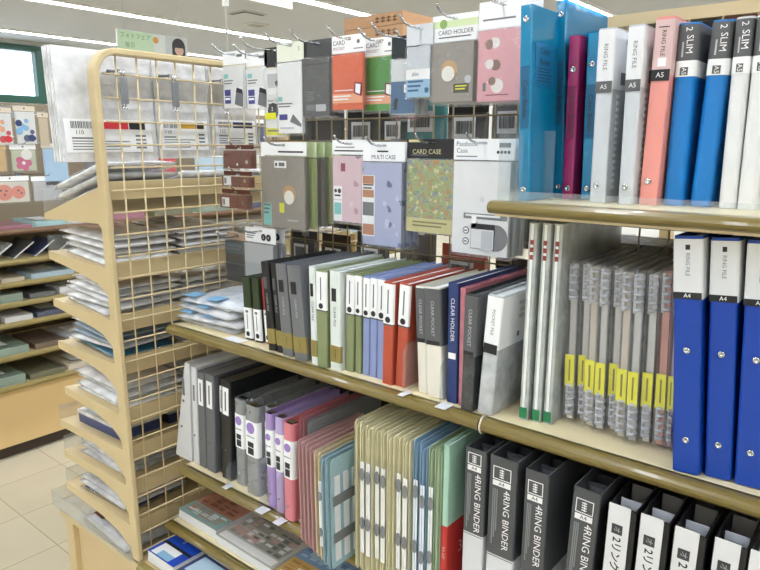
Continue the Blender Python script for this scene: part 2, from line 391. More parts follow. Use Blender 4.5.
# ------------------------------------------------------------------ clear sleeve packets
def packet_mesh(w, d, t, seed, wob=.0016):
    rnd = random.Random(seed); nx, ny = 8, 8; mb = MB(); top = []; bot = []
    ph = [rnd.uniform(0,6.3) for _ in range(4)]
    for j in range(ny+1):
        for i in range(nx+1):
            u, v = i/nx, j/ny; e = min(u,1-u,v,1-v)
            k = min(1, e*6)
            dz = wob*(math.sin(u*9+ph[0])*math.sin(v*7+ph[1])+.6*math.sin(u*17+v*11+ph[2]))*k
            top.append((-w/2+u*w, -d/2+v*d, t*(.35+.65*k**.5)+max(-t*.3,dz)*k)); bot.append((-w/2+u*w, -d/2+v*d, 0))
    n = (nx+1)*(ny+1); fs = []; I = lambda i,j: j*(nx+1)+i
    for j in range(ny):
        for i in range(nx):
            a,b,c,e = I(i,j),I(i+1,j),I(i+1,j+1),I(i,j+1); fs += [(a,b,c,e),(n+a,n+e,n+c,n+b)]
    rim = [I(i,0) for i in range(nx)]+[I(nx,j) for j in range(ny)]+[I(i,ny) for i in range(nx,0,-1)]+[I(0,j) for j in range(ny,0,-1)]
    for k in range(len(rim)):
        a,b = rim[k],rim[(k+1)%len(rim)]; fs.append((a,n+a,n+b,b))
    mb.add(top+bot, fs, True); return mb
_PK = {}
def packet(label, group, loc, rot, w, d, t, m, lab=None, core=None, name='sleeve_packet', cat='clear sleeve'):
    key = (round(w,2), round(d,2), round(t,3), random.randrange(5))
    root = thing(name, label, cat, loc, rot, group)
    if key not in _PK: _PK[key] = packet_mesh(w,d,t,str(key)).build('sleeve', m, None)
    src = _PK[key]
    if src.parent is None: b = src
    else:
        b = bpy.data.objects.new('sleeve', src.data.copy()); COL.objects.link(b)
    b.data.materials.clear(); b.data.materials.append(m); b.parent = root
    if core:
        mb = MB(); mb.box(-w*.45,w*.45,-d*.45,d*.45,.0008,t*.35-.0004); mb.build('contents', core, root)
    if lab:
        mb = MB(); mb.box(-w*.4,-w*.05,-d*.35,d*.1,t*1.0+.0035,t*1.0+.004); l = mb.build('label', lab, root)
        mb = MB()
        for k in range(4): mb.box(-w*.37,-w*.1-.01*(k%2),-d*.3+k*d*.09,-d*.27+k*d*.09,t+.0041,t+.0043)
        mb.build('label_print', ink, l)
    return root
paperw = mat('white_paper','e9ebee',.6); pblue = mat('pale_blue_sheet','b9d3e6',.5); teal = mat('teal_blue_sheet','1f7fa6',.4)
navy = mat('navy_plastic','3f4a72',.35); dkg = mat('dark_grey_sheet','565a60',.45); sage = mat('sage_sheet','8fa596',.5); lav = mat('lavender_sheet','c9c9dd',.45)
pat = floral('speckled_sheet','e9ebea',['4a4d52','8d9296','d0d3d2'],55,.4); blk2 = mat('charcoal_sheet','33363a',.45); bei = mat('beige_sheet','d8cdb8',.5)
SNAME = ['tilted top shelf','second shelf','third shelf','fourth shelf','fifth shelf','sixth shelf','seventh shelf','lowest shelf']
# per shelf: list of stacks (y centre, depth, [ (material core or None, thickness) bottom->top ])
STK = {
 0:[(.90,.21,[(None,.022),(paperw,.02),(None,.022)]),(1.12,.20,[(None,.022),(paperw,.022)]),(1.36,.22,[(None,.024),(paperw,.02)])],
 1:[(.89,.19,[(None,.014),(bei,.014),(None,.014),(None,.012)]),(1.09,.18,[(bei,.018),(paperw,.014),(None,.012),(paperw,.01)]),(1.30,.20,[(paperw,.006),(bei,.014),(paperw,.012)]),(1.51,.18,[(paperw,.006),(None,.014)])],
 2:[(.89,.19,[(dkg,.010),(None,.012),(paperw,.012),(None,.010),(None,.010)]),(1.10,.20,[(paperw,.012),(None,.012),(paperw,.012),(None,.010)]),(1.33,.22,[(blk2,.014),(pat,.012),(pat,.010)])],
 3:[(.885,.19,[(teal,.014),(None,.010),(pblue,.010),(pblue,.010),(None,.010)]),(1.09,.20,[(paperw,.014),(None,.012),(paperw,.010)]),(1.32,.22,[(paperw,.014),(None,.012)])],
 4:[(.885,.18,[(None,.006),(None,.014),(paperw,.012),(None,.012)]),(1.08,.17,[(dkg,.012),(None,.012),(None,.012),(dkg,.010)]),(1.29,.20,[(blk2,.006),(None,.012)])],
 5:[(.855,.13,[(navy,.034)]),(.995,.13,[(navy,.034)]),(1.16,.17,[(dkg,.012),(None,.012)]),(1.38,.2,[(bei,.012),(None,.01)])],
 6:[(.88,.18,[(dkg,.012),(blk2,.010),(None,.010)]),(1.08,.18,[(dkg,.012),(None,.010)]),(1.31,.2,[(blk2,.010)])],
 7:[(.88,.19,[(navy,.010),(dkg,.010),(blk2,.010)]),(1.09,.18,[(blk2,.014),(dkg,.010)]),(1.31,.2,[(dkg,.012)])],
}
CN = {None:'see-through',id(paperw):'white',id(bei):'beige',id(dkg):'dark grey',id(blk2):'charcoal',id(pat):'speckled white',id(teal):'teal blue',id(pblue):'pale blue',id(navy):'navy'}
SP = ['stack nearest front post','second stack from front post','third stack from front post','stack farthest from front post']
for i, stacks in STK.items():
    xo,xi,zo,zi = SHELF[i]; ang = -math.atan2(zi-zo, xi-xo); L = math.hypot(xi-xo, zi-zo)
    for k,(yc,dd,its) in enumerate(stacks):
        off = .0008
        for q,(c,t) in enumerate(its):
            w = min(.242, L-.04)-random.choice((0,.01,.025)); s = L*.5
            px = xo+(xi-xo)*.5; pz = zo+(zi-zo)*.5
            nx, nz = math.sin(ang), math.cos(ang)
            place_ = 'topmost' if q == len(its)-1 and len(its) > 1 else ('lowest' if q == 0 and len(its) > 1 else ('alone' if len(its) == 1 else ORD[q]+' from bottom'))
            col = CN[None if c is None else id(c)]
            nm = 'navy lidded box' if c is navy and t > .03 else col+' sleeve packet'
            px += 0; js = random.uniform(-.008,.008); lb = f"{nm.replace(' sleeve','')}, {place_}, {SP[k]}, {SNAME[i]} of rack"
            if c is navy and t > .03:
                root = thing('lidded_box', f"navy plastic box with clear lid, {SP[k]}, {SNAME[i]} of rack", 'storage box', (px, yc, pz+.0012), (0,ang,0), 'navy boxes on the wire rack')
                MB().box(-.11,.11,-.058,.058,0,.026).build('box', navy, root)
                MB().box(-.112,.112,-.06,.06,.0265,.036).build('lid', pvc, root)
                m2 = MB().box(-.08,.02,-.05,.03,.0365,.037).build('label', pblue, root)
                continue
            packet(lb, f'sleeve packets on the {SNAME[i]} of the rack', (px+nx*(off+.001)+js*math.cos(ang), yc+random.uniform(-.006,.006), pz+nz*(off+.001)-js*math.sin(ang)), (0,ang,random.uniform(-.10,.10) if i else 0),
                   w, dd, t, (bag if c in (teal,navy,pblue) else pvc) if c is not None else pvcmilk, paperw if q == len(its)-1 and (i+k) % 2 == 0 else None, c)
            off += t+.0042
# two flat cases in the lowest tray
for (lb,yc,c,x,rz) in [('clear case with a sage green sheet in the tray at the wire rack foot',1.05,sage,-1.68,.05),('pale lavender case with a brown sticker in the tray at the rack foot',.865,lav,-1.60,-.06)]:
    r_ = packet(lb, 'cases in the lowest tray', (x,yc,-1.0445), (0,0,rz), .26 if c is sage else .24, .17, .018, pvc, None, c)
    if c is lav:
        MB().box(-.09,-.04,-.07,-.035,.0225,.023).build('sticker', mat('brown_sticker','6b3f2a',.5), r_)

# ------------------------------------------------------------------ hangers and large soft cases behind the top of the grid
hk = ['left','middle','right']
for i,yy in enumerate((.810,.940,1.088)):
    t = thing('grid_hook', f'steel double hook with grey plate clipped to the wire grid, {hk[i]} of three', 'hook', (RKX,yy,.148), (0,0,0), 'double hooks on the wire rack')
    mb = MB(); mb.box(.0072,.0095,-.008,.010,-.062,-.006); mb.build('plate', steel, t)
    for s in (-.005,.0025):
        mb = MB(); mb.tube([(.0085,s,-.004),(.0085,s,.010),(-.006,s,.012),(-.0065,s,.003)], .0016, 6); mb.build('clip', chrome, t)
        mb = MB(); mb.tube([(.0085,s,-.062),(.0085,s,-.070),(.014,s,-.072)], .0016, 6); mb.build('pin', chrome, t)
    mb = MB(); mb.tube([(-.0085,-.001,.010),(-.02,-.001,.010),(-.20,-.001,.011),(-.210,-.001,.014),(-.216,-.001,.022)], .0022, 6)
    mb.build('rod', steel, t)
def tagprint(o, x, y0, y1, z0, z1, c1, dark):
    """printed insert: bar code, price line, text lines and two colour boxes, on the +X face"""
    w = y1-y0; h = z1-z0
    mb = MB(); rnd = random.Random(str(y0)); yy = y0+.05*w
    while yy < y0+.36*w:
        b = rnd.choice((.0012,.002,.003)); mb.box(x,x+.0003,yy,yy+b,z1-.27*h,z1-.05*h); yy += b+rnd.choice((.0012,.002))
    for k in range(5):
        mb.box(x,x+.0003,y0+.05*w,y0+(.60+.12*(k%2)-.3*(k==4))*w,z0+.06*h+k*.085*h,z0+(.09+.02*(k==4))*h+k*.085*h)
    for k in range(4): mb.box(x,x+.0003,y0+.80*w,y0+.93*w,z0+.1*h+k*.13*h,z0+.16*h+k*.13*h)
    mb.build('print', ink, o)
    MB().box(x,x+.0004,y0+.42*w,y0+.72*w,z1-.27*h,z1-.05*h).build('colour_box', c1, o)
    MB().box(x,x+.0004,y0+.73*w,y0+.93*w,z1-.27*h,z1-.05*h).build('dark_box', dark, o)
    text('110', .013, dtext, o, (x+.0004, y0+.14*w, z0+.60*h), (PI/2,0,PI/2))
SPEC = [(.795,.228,.235,[-1.446,-1.458,-1.470,-1.482],mat('red_print','d2333b',.5),black,'left, red marked group'),
        (.990,.150,.23,[-1.446,-1.458,-1.470],mat('gold_print','c79a2c',.5),mat('brown_print','3a2a22',.5),'middle, gold marked group'),
        (1.150,.145,.225,[-1.446,-1.458,-1.470],mat('navy_print','2a2f5a',.5),mat('navy_print','2a2f5a',.5),'right, navy marked group')]
for k,(yc,w,h,xs,c1,c2,desc) in enumerate(SPEC):
    for q,x in enumerate(xs):
        top = .1955
        o = thing('soft_case', f"large clear soft case hung behind the wire grid, {desc}, {['nearest the grid','next behind','third back','rearmost'][q]}", 'clear case', (x,yc,top), (0,-.06,0), 'large soft cases hung behind the grid')
        mb = MB(); y0,y1 = -w/2,w/2
        hy = (.810,.940,1.088)[k]-.001-yc
        mb.box(-.0025,.0025,y0,y1,-h,-.052)
        mb.box(-.0015,.0015,y0,hy-.008,-.052,.006); mb.box(-.0015,.0015,hy+.008,y1,-.052,.006); mb.box(-.0015,.0015,hy-.008,hy+.008,-.0335,.006); mb.box(-.0015,.0015,hy-.008,hy+.008,-.052,-.0445)
        body = mb.build('case', pvcmilk if q else pvc, o)
        if q < 2:
            pz = -h+.02
            l = MB().box(.0027,.0033,y0+.04*w,y1-.05*w,pz,pz+.072).build('label', white, o)
            tagprint(l, .0034, y0+.06*w, y1-.06*w, pz+.002, pz+.07, c1, c2)
# ------------------------------------------------------------------ binders and files standing on the shelves
def stand(name, label, cat, x, y, z, w, h, lean, group=None):
    """root at the corner the item pivots on; returns root and local x0"""
    ang = math.asin(max(-1, min(1, lean/h)))
    px = x+w if lean > 0 else x
    t = thing(name, label, cat, (px, y, z+.0006), (0, ang, 0), group)
    return t, (-w if lean > 0 else 0.)
def rivet(par, x, z, m=chrome, r=.0045, y=0):
    mb = MB(); mb.cur = 0
    n = 14; rings = [(r,0),(r*.92,-.0012),(r*.55,-.0020),(r*.5,-.0014)]
    vs = [(x+q*math.cos(2*PI*k/n), y+d-.0002, z+q*math.sin(2*PI*k/n)) for q,d in rings for k in range(n)]; fs = []
    for i in range(3):
        for k in range(n): fs.append((i*n+k, i*n+(k+1)%n, (i+1)*n+(k+1)%n, (i+1)*n+k))
    fs.append(tuple(range(3*n,4*n))); fs.append(tuple(range(n))); mb.add(vs, fs, True)
    return mb.build('rivet', m, par)
def band(par, x0, w, z0, z1, dep, m, name='spine_label', t=.0005, gap=.0003):
    mb = MB(); ucover(mb, x0-t-gap, x0+w+t+gap, -t-gap, dep, z0, z1, t, .0033); return mb.build(name, m, par)
def rings(par, x0, w, y, zs, m=chrome, r=None):
    mb = MB(); r = r or w*.36
    for z in zs:
        mb.tube([(x0+w/2+r*math.cos(a), y+r*1.2+r*1.2*math.sin(a), z) for a in [2*PI*k/12 for k in range(13)]], .0014, 5)
    mb.box(x0+w*.3,x0+w*.7,y-.002,y+.0012,max(.003,min(zs)-.02),max(zs)+.008)
    return mb.build('ring_mechanism', m, par)
pagew = mat('page_white','e6e7e6',.6); pagec = mat('page_grey','b9bcc0',.6)
gold = mat('gold_label','95854a',.45,vary=.08); dgrey = mat('dark_grey_label','5b5c5e',.5); lgrey = mat('light_grey_line','b9bcbf',.5)

def clearfile(label, x, y, w, h, lean, cm, style, z=-.413, d=.20, group=None, pages=pagew, name='clear_file', cat='clear file'):
    t, x0 = stand(name, label, cat, x, y, z, w, h, lean, group)
    mb = MB(); ucover(mb, x0, x0+w, 0, d, 0, h, .0014, .003); mb.build('cover', cm, t)
    mb = MB(); mb.box(x0+.0022, x0+w-.0022, .006, d-.004, .003, h-.005); mb.build('pages', pages, t)
    cx = x0+w/2
    if style == 'upper':        # white label at the top with a round mark
        l = band(t, x0, w, h*.60, h*.985, .004, white)
        MB().disc((cx,-.0013,h*.64), min(.0055,w*.32), 'y', .0004).build('round_mark', dtext, l)
        MB().box(cx-.0012,cx+.0012,-.0012,-.0009,h*.70,h*.93).build('label_print', ink, l)
        band(t, x0, w, h*.585, h*.60, .004, dgrey, 'label_line')
    elif style == 'gold':       # dark mark at the top and gold block low on the spine
        band(t, x0, w, h*.08, h*.25, .006, gold, 'gold_label')
        MB().box(x0+w*.22,x0+w*.66,-.0006,-.0003,h*.70,h*.83).build('title_mark', black if cm is not blackpp else dgrey, t)
        text('CLEAR FILE', .0075, lgrey if cm is not whitepp else dtext, t, (cx,-.0006,h*.55), DOWN)
        MB().box(x0+w*.5,x0+w*.58,-.0008,-.0006,h*.12,h*.22).build('gold_print', mat('deep_gold','7c6a30',.5), t)
    elif style == 'lower':      # white label on the lower half
        l = band(t, x0, w, h*.03, h*.52, .004, white)
        MB().disc((cx,-.0013,h*.10), min(.0055,w*.3), 'y', .0004).build('round_mark', dtext, l)
        MB().box(cx-.001,cx+.001,-.0012,-.0009,h*.18,h*.42).build('label_print', ink, l)
        MB().box(cx-.004,cx+.004,-.0012,-.0009,h*.44,h*.48).build('label_heading', ink, l)
    elif style == 'greytop':    # grey printed jacket over the upper half
        l = band(t, x0, w, h*.48, h*.985, d*.8, dgrey)
        text('CLEAR POCKET', .0085, lgrey, l, (cx,-.0011,h*.72), DOWN)
        MB().box(x0+w*.1,x0+w*.9,-.0013,-.001,h*.485,h*.52).build('label_line', black, l)
        text('CLEAR POCKET', .007, lgrey, l, (x0+w+.0011,.05,h*.88), (PI/2,0,PI/2))
        MB().disc((x0+w+.0012,.045,h*.60), .006, 'x', .0004).build('round_mark', lgrey, l)
    elif style == 'whitetop':
        l = band(t, x0, w, h*.56, h*.985, d*.9, white)
        text('POCKET FILE', .007, ink, l, (cx,-.0011,h*.78), DOWN)
        MB().box(x0+w*.05,x0+w*.95,-.0013,-.001,h*.52,h*.60).build('black_tab', black, l)
        for k,s in enumerate(('POCKET','CLEAR','FILE A5')): text(s, .009, ink, l, (x0+w+.0011,.07,h*(.90-.055*k)), (PI/2,0,PI/2))
        MB().box(x0+w+.0009,x0+w+.0012,.055,.062,h*.62,h*.66).build('side_mark', ink, l)
    return t
gpp = mat('olive_green_cover','858f66',.4); dgpp = mat('dark_green_cover','2f3c26',.4); redpp = mat('red_cover','b3343f',.4)
blackpp = mat('black_cover','1d1e20',.35); greypp = mat('grey_cover','707275',.35); whitepp = mat('white_cover','e3eae6',.35)
bluepp = mat('periwinkle_cover','8d9bc6',.4); orpp = mat('brick_red_cover','b9513a',.38); crpp = mat('cream_cover','e9e4d6',.4)
navypp = mat('navy_cover','23386e',.35); pinkclear = film('pink_clear','f3c8cf','e79aa8',.55,.15); bclear = film('smoke_clear','8d9090','55585a',.6,.12)
wclear = film('white_clear','f2f4f4','e6e9ea',.55,.15)
G = 'small clear files on the middle shelf'
clearfile('dark green mini file with white lower label, leftmost standing file on the middle shelf', -1.094,.880,.024,.137,-.005, dgpp,'lower',d=.11)
clearfile('dark green mini file with white lower label, between another green one and a red one', -1.062,.880,.022,.138,-.007, dgpp,'lower',d=.11)
clearfile('small red file with white lower label beside the dark green mini files', -1.034,.886,.018,.140,-.010, redpp,'lower',d=.11)
clearfile('black clear file with gold block, in front of the small red file', -.996,.860,.022,.183,-.017, blackpp,'gold',d=.2)
clearfile('thin black clear file with gold block, squeezed beside the first grey file', -.971,.862,.017,.183,-.016, blackpp,'gold',d=.2)
clearfile('grey clear file with gold block, left of the pair of grey files', -.950,.857,.030,.184,-.016, greypp,'gold',d=.22,pages=pagec)
clearfile('wider grey clear file with gold block, right of the pair of grey files', -.911,.853,.034,.186,-.018, greypp,'gold',d=.22,pages=pagec)
clearfile('thin white clear file with gold block, directly right of the grey files', -.869,.857,.017,.190,-.004, whitepp,'gold',d=.2)
clearfile('green file with white upper label, standing between the two white files', -.849,.853,.025,.187,0, gpp,'upper',d=.2)
clearfile('wider white clear file with gold block, between green files', -.820,.858,.026,.188,0, whitepp,'gold',d=.2)
clearfile('green file with white upper label, just right of the wider white file', -.791,.868,.019,.186,.004, gpp,'upper',d=.2)
clearfile('slim green file with white upper label, touching the first blue file', -.7695,.871,.0135,.186,.002, gpp,'upper',d=.2)
clearfile('periwinkle blue file with white label, left of three', -.7535,.873,.015,.184,.003, bluepp,'upper',d=.2)
clearfile('periwinkle blue file with white label, middle of three', -.7365,.873,.016,.186,.003, bluepp,'upper',d=.2)
clearfile('periwinkle blue file with white label, right of three beside the brick red files', -.7185,.872,.018,.186,.003, bluepp,'upper',d=.2)
clearfile('brick red file with white label, upright beside the blue files', -.697,.861,.022,.184,.003, orpp,'upper',d=.2)
clearfile('brick red file with white label, leaning right beside the clear divider', -.672,.866,.022,.185,.009, orpp,'upper',d=.2)
clearfile('slim cream file with dark grey printed jacket, right of the clear divider', -.6225,.868,.0195,.184,-.010, crpp,'greytop',d=.2)
clearfile('thicker cream file with dark grey printed jacket, beside the navy file', -.6005,.863,.0315,.187,-.010, crpp,'greytop',d=.2)
t = clearfile('navy file with pale spine lettering, between the cream files and the pink one', -.561,.862,.020,.200,-.003, navypp,'none',d=.22)
text('CLEAR HOLDER', .010, ltext, t, (.010,-.0006,.14), DOWN); MB().box(.003,.017,-.0006,-.0002,.075,.085).build('spine_mark', ltext, t)
clearfile('slim see-through pink file beside the navy file', -.5385,.862,.011,.194,-.003, pinkclear,'none',d=.22)
t = clearfile('smoky see-through file with a grey printed jacket', -.5265,.850,.022,.190,.003, bclear,'greytop',d=.22,pages=mat('charcoal_pages','3b3d3f',.5))
clearfile('clear file with white printed jacket leaning right beside the black bookend', -.499,.856,.026,.193,.012, wclear,'whitetop',d=.22,pages=mat('pale_pages','c9ced0',.5))

# ---- A4 display books with green corner, and ring notebooks in bags
clr2 = film('frosted_clear','f2f4f2','e2e6e2',.55,.2)
for k,(x,nm) in enumerate([(-.436,'left'),(-.417,'middle'),(-.398,'right')]):
    x -= .0025 if k == 2 else 0
    t = clearfile(f'tall clear display book with green spine foot, {nm} of three', x,.876+.004*k,.0135,.304,0, clr2,'none',d=.24,group='tall clear display books',pages=mat('display_pages','d3d6d0',.5))
    mb = MB(); mb.box(.0005,.013,-.0008,-.0002,.003,.02); mb.build('green_foot', mat('green_sticker','1f7a4c',.4), t)
    mb = MB(); mb.box(.0045,.0085,-.0006,-.0002,.02,.302); mb.build('spine_seam', mat('seam_white','eef1ee',.4), t)
    for j in range(3): MB().box(.004,.0095,-.0010,-.0007,.272-.011*j,.279-.011*j).build('red_mark', mat('red_mark','8e3b34',.5), t)
yel = mat('yellow_band','e8e318',.4); ringp = mat('grey_ring_plastic','c6c9d2',.3); smoke = mat('smoke_film','5e5850',.25)
def ringbook(label, x, y, w, h, lean, cm, pg):
    t, x0 = stand('ring_notebook', label, 'ring notebook', x, y, -.413, w, h, lean, 'bagged ring notebooks on the middle shelf')
    mb = MB(); mb.box(x0+.0012,x0+.0025,.012,.19,.004,h-.006); mb.box(x0+w-.0025,x0+w-.0012,.012,.19,.004,h-.006); mb.build('cover', cm, t)
    mb = MB(); mb.box(x0+.003,x0+w-.003,.010,.185,.006,h-.008); mb.build('pages', pg, t)
    for zz in (.012, h-.062):
        mb = MB(); r = w*.5-.0027
        for k in range(5):
            z_ = zz+.006+k*.0108
            mb.tube([(x0+w/2+r*math.cos(a), .009+.008*math.sin(a), z_) for a in [2*PI*q/10 for q in range(11)]], .0023, 5)
        mb.box(x0+.0008,x0+w*.3,.0065,.010,zz,zz+.054)
        mb.build('ring_comb', ringp, t)
    mb = MB(); mb.box(x0+.0006,x0+w-.0006,.002,.0026,h*.235,h*.43); b = mb.build('yellow_band', yel, t)
    MB().box(x0+w*.42,x0+w*.58,.0015,.0019,h*.27,h*.40).build('band_print', mat('olive_print','7c7a22',.5), b)
    mb = MB()
    mb.box(x0-.0001,x0+w+.0001,-.0008,-.0002,.002,h-.002); mb.box(x0-.0001,x0+.0003,-.0002,.195,.002,h-.002); mb.box(x0+w-.0003,x0+w+.0001,-.0002,.195,.002,h-.002)
    v = [(x0,-.0008,h-.002),(x0+w,-.0008,h-.002),(x0+w,.19,h+.018),(x0,.19,h+.018),(x0,-.0008,h-.0014),(x0+w,-.0008,h-.0014),(x0+w,.19,h+.0186),(x0,.19,h+.0186)]
    mb.add(v, [(0,3,2,1),(4,5,6,7),(0,1,5,4),(1,2,6,5),(2,3,7,6),(3,0,4,7)])
    mb.build('bag', bag, t)
    return t
gcl = film('smoke_cover','eceeee','b9bcbf',.5,.15); pgs = [mat('grey_pages','bdbdbc',.5), mat('pale_grey_pages','d2d2d0',.5), mat('beige_pages','c4bbb0',.5)]
for k in range(8):
    ringbook(f'bagged clear ring notebook with yellow band, {ORD[k]} from the display books', -.378+.0166*k, .905-.003*k+(.012 if k%3==1 else 0), .0152, .252, -.008, gcl, pgs[k%3])
ringbook('bagged salmon pink ring notebook with yellow band', -.2435,.898,.0145,.256,-.010, mat('salmon_cover','cf8478',.4), mat('salmon_pages','d49a8e',.5))
ringbook('bagged lilac ring notebook half hidden behind the first royal blue binder', -.2283,.900,.009,.254,-.0095, mat('lilac_cover','c6a6c4',.4), mat('lilac_pages','cdb4c9',.5))

# ---- royal blue two-ring binders
blue = mat('royal_blue_cover','063fa0',.32,vary=.04)
for k,(x,y,w,lean,nm) in enumerate([(-.204,.855,.033,-.026,'nearest the pink notebooks'),(-.168,.866,.031,-.022,'in the middle'),(-.134,.868,.033,-.017,'at the right edge')]):
    h = .306
    t, x0 = stand('ring_binder', f'royal blue ring binder with white top label, {nm} of the three', 'ring binder', x, y, -.413, w, h, lean, 'royal blue binders')
    mb = MB(); ucover(mb, 0, w, 0, .245, 0, h, .002, .004); mb.build('cover', blue, t)
    mb = MB(); mb.box(.003,w-.003,.04,.235,.004,h-.008); mb.build('pages', pagew, t)
    l = band(t, 0, w, h*.745, h*.988, .03, mat('pale_label','dfe0e0',.45))
    text('RING FILE', .0066, ink, l, (w*.5,-.0011,h*.885), DOWN)
    MB().box(w*.42,w*.58,-.0011,-.0009,h*.945,h*.965).build('label_mark', dtext, l)
    b = MB().box(0,w,-.0014,-.0009,h*.745,h*.772).build('label_foot', black, l); text('A4', .0072, ltext, b, (w*.5,-.0016,h*.758))
    rivet(t, w*.5, h*.53); rivet(t, w*.5, h*.145)
    rings(t, 0, w, .012, (h*.53,h*.145))

# ---- top shelf
tealc = film('teal_clear','2cacd8','0f97c8',.70,.10,bump=.12); magc = film('magenta_clear','c8407c','a8296a',.75,.10,bump=.12)
tpage = mat('teal_pages','178bbb',.5); mpage = mat('magenta_pages','8f1f55',.5)
def colorbinder(label, x, y, w, h, lean, cm, pg, d=.17, rz=(.93,.06)):
    t, x0 = stand('ring_binder', label, 'ring binder', x, y, -.083, w, h, lean, 'see-through colour binders')
    mb = MB(); ucover(mb, x0, x0+w, 0, d, 0, h, .0016, .003); mb.build('cover', cm, t)
    mb = MB(); mb.box(x0+.0025,x0+w-.0025,.02,d-.01,.004,h-.012); mb.build('pages', pg, t)
    for q in rz: rivet(t, x0+w/2, h*q, r=.0048)
    l = MB().box(x0+w*.15,x0+w*.85,-.0008,-.0003,h*.38,h*.70).build('spine_print', mat('print_shade_'+cm.name,'0d5d84' if cm is tealc else '77164a',.4), t)
    text('Color Binder', .0105, dtext, l, (x0+w*.5,-.0012,h*.53), DOWN)
    if y < .95:
        l2 = MB().box(x0+w+.0004,x0+w+.0009,.012,.075,h*.60,h*.82).build('side_print', mat('print_shade_teal','0d76a8',.4), t)
        text('Color', .014, dtext, l2, (x0+w+.0014,.042,h*.78), (PI/2,0,PI/2)); text('Binder', .014, dtext, l2, (x0+w+.0014,.042,h*.725), (PI/2,0,PI/2))
        for k in range(5): MB().box(x0+w+.0011,x0+w+.0014,.018,.065-.006*(k%2),h*(.69-.016*k),h*(.694-.016*k)).build('print_line', dtext, l2)
    return t
colorbinder('tall see-through teal ring binder at the left end of the top shelf', -.482,.925,.0195,.283,-.010, tealc, tpage, .088)
colorbinder('tall see-through teal ring binder behind the magenta one', -.466,1.018,.017,.303,-.014, tealc, tpage, .17)
colorbinder('slim see-through magenta ring binder between teal ones', -.4435,1.0,.018,.246,-.004, magc, mpage, .17, (.80,.07))
colorbinder('short see-through teal ring binder right of the magenta one', -.4175,1.012,.019,.249,-.006, tealc, tpage, .16, (.82,.07))
frost = film('frosted_white','eef2f6','e4e9ee',.72,.3,bump=.1); frostp = mat('frost_pages','cfd8e2',.5)
for k,(x,y,w,lean,nm) in enumerate([(-.387,.972,.024,-.003,'left of two beside the teal binders'),(-.343,.97,.0215,-.004,'right of two beside the pink binder')]):
    h = .247
    t, x0 = stand('ring_binder', f'frosted white ring binder with black A5 tab, {nm}', 'ring binder', x, y, -.083, w, h, lean, 'frosted white binders')
    mb = MB(); ucover(mb, 0, w, 0, .19, 0, h, .0016, .003); mb.build('cover', frost, t)
    mb = MB(); mb.box(.0025,w-.0025,.03,.18,.004,h-.01); mb.build('pages', frostp, t)
    l = band(t, 0, w, h*.66, h*.99, .12, mat('frost_label','e9eaec',.4))
    text('RING FILE', .0085, ink, l, (w*.5,-.0011,h*.84), DOWN)
    b = MB().box(0,w,-.0013,-.001,h*.64,h*.705).build('black_tab', dgrey, l); text('A5', .009, ltext, b, (w*.5,-.0017,h*.672))
    for j,s in enumerate(('RING','FILE')): text(s, .014, ink, l, (w+.0012,.06,h*(.93-.06*j)), (PI/2,0,PI/2))
    MB().box(w+.0009,w+.0012,.03,.05,h*.69,h*.76).build('side_picture', ink, l)
    rivet(t, w*.4, h*.1)
    mb = MB()
    for j in range(15): mb.box(w+.0002,w+.0012,.02,.03,h*.08+j*h*.038,h*.08+j*h*.038+.005)
    mb.build('edge_notch', mat('notch_white','f3f5f7',.4), t)
h=.256; w=.025
t, x0 = stand('ring_binder', 'salmon pink ring binder with black A5 label on the top shelf', 'ring binder', -.318,.985,-.083,w,h,.003)
mb = MB(); ucover(mb, x0, x0+w, 0, .19, 0, h, .0018, .0015); mb.build('cover', mat('salmon_binder','ea9a90',.4), t)
mb = MB(); mb.box(x0+.003,x0+w-.003,.03,.18,.004,h-.01); mb.build('pages', pagew, t)
l = band(t, x0, w, h*.70, h*.985, .12, mat('rose_label','d9b9b6',.5)); text('RING FILE', .008, dtext, l, (x0+w*.5,-.0011,h*.865), DOWN)
MB().box(x0+w*.2,x0+w*.75,-.0012,-.0009,h*.945,h*.95).build('label_mark', dtext, l)
b = MB().box(x0,x0+w,-.0013,-.001,h*.67,h*.73).build('black_tab', black, l); text('A5', .0095, ltext, b, (x0+w*.5,-.0016,h*.70))
MB().box(x0+w*.3,x0+w*.75,-.0013,-.001,h*.745,h*.79).build('white_tab', white, l)
MB().box(x0+w+.0009,x0+w+.0012,.02,.09,h*.84,h*.88).build('side_tab', black, l)
rivet(t, x0+w*.4, h*.13, r=.005)
slimb = mat('bright_blue_cover','0f78c4',.35); slimw = mat('pearl_white_cover','e4e6e6',.35)
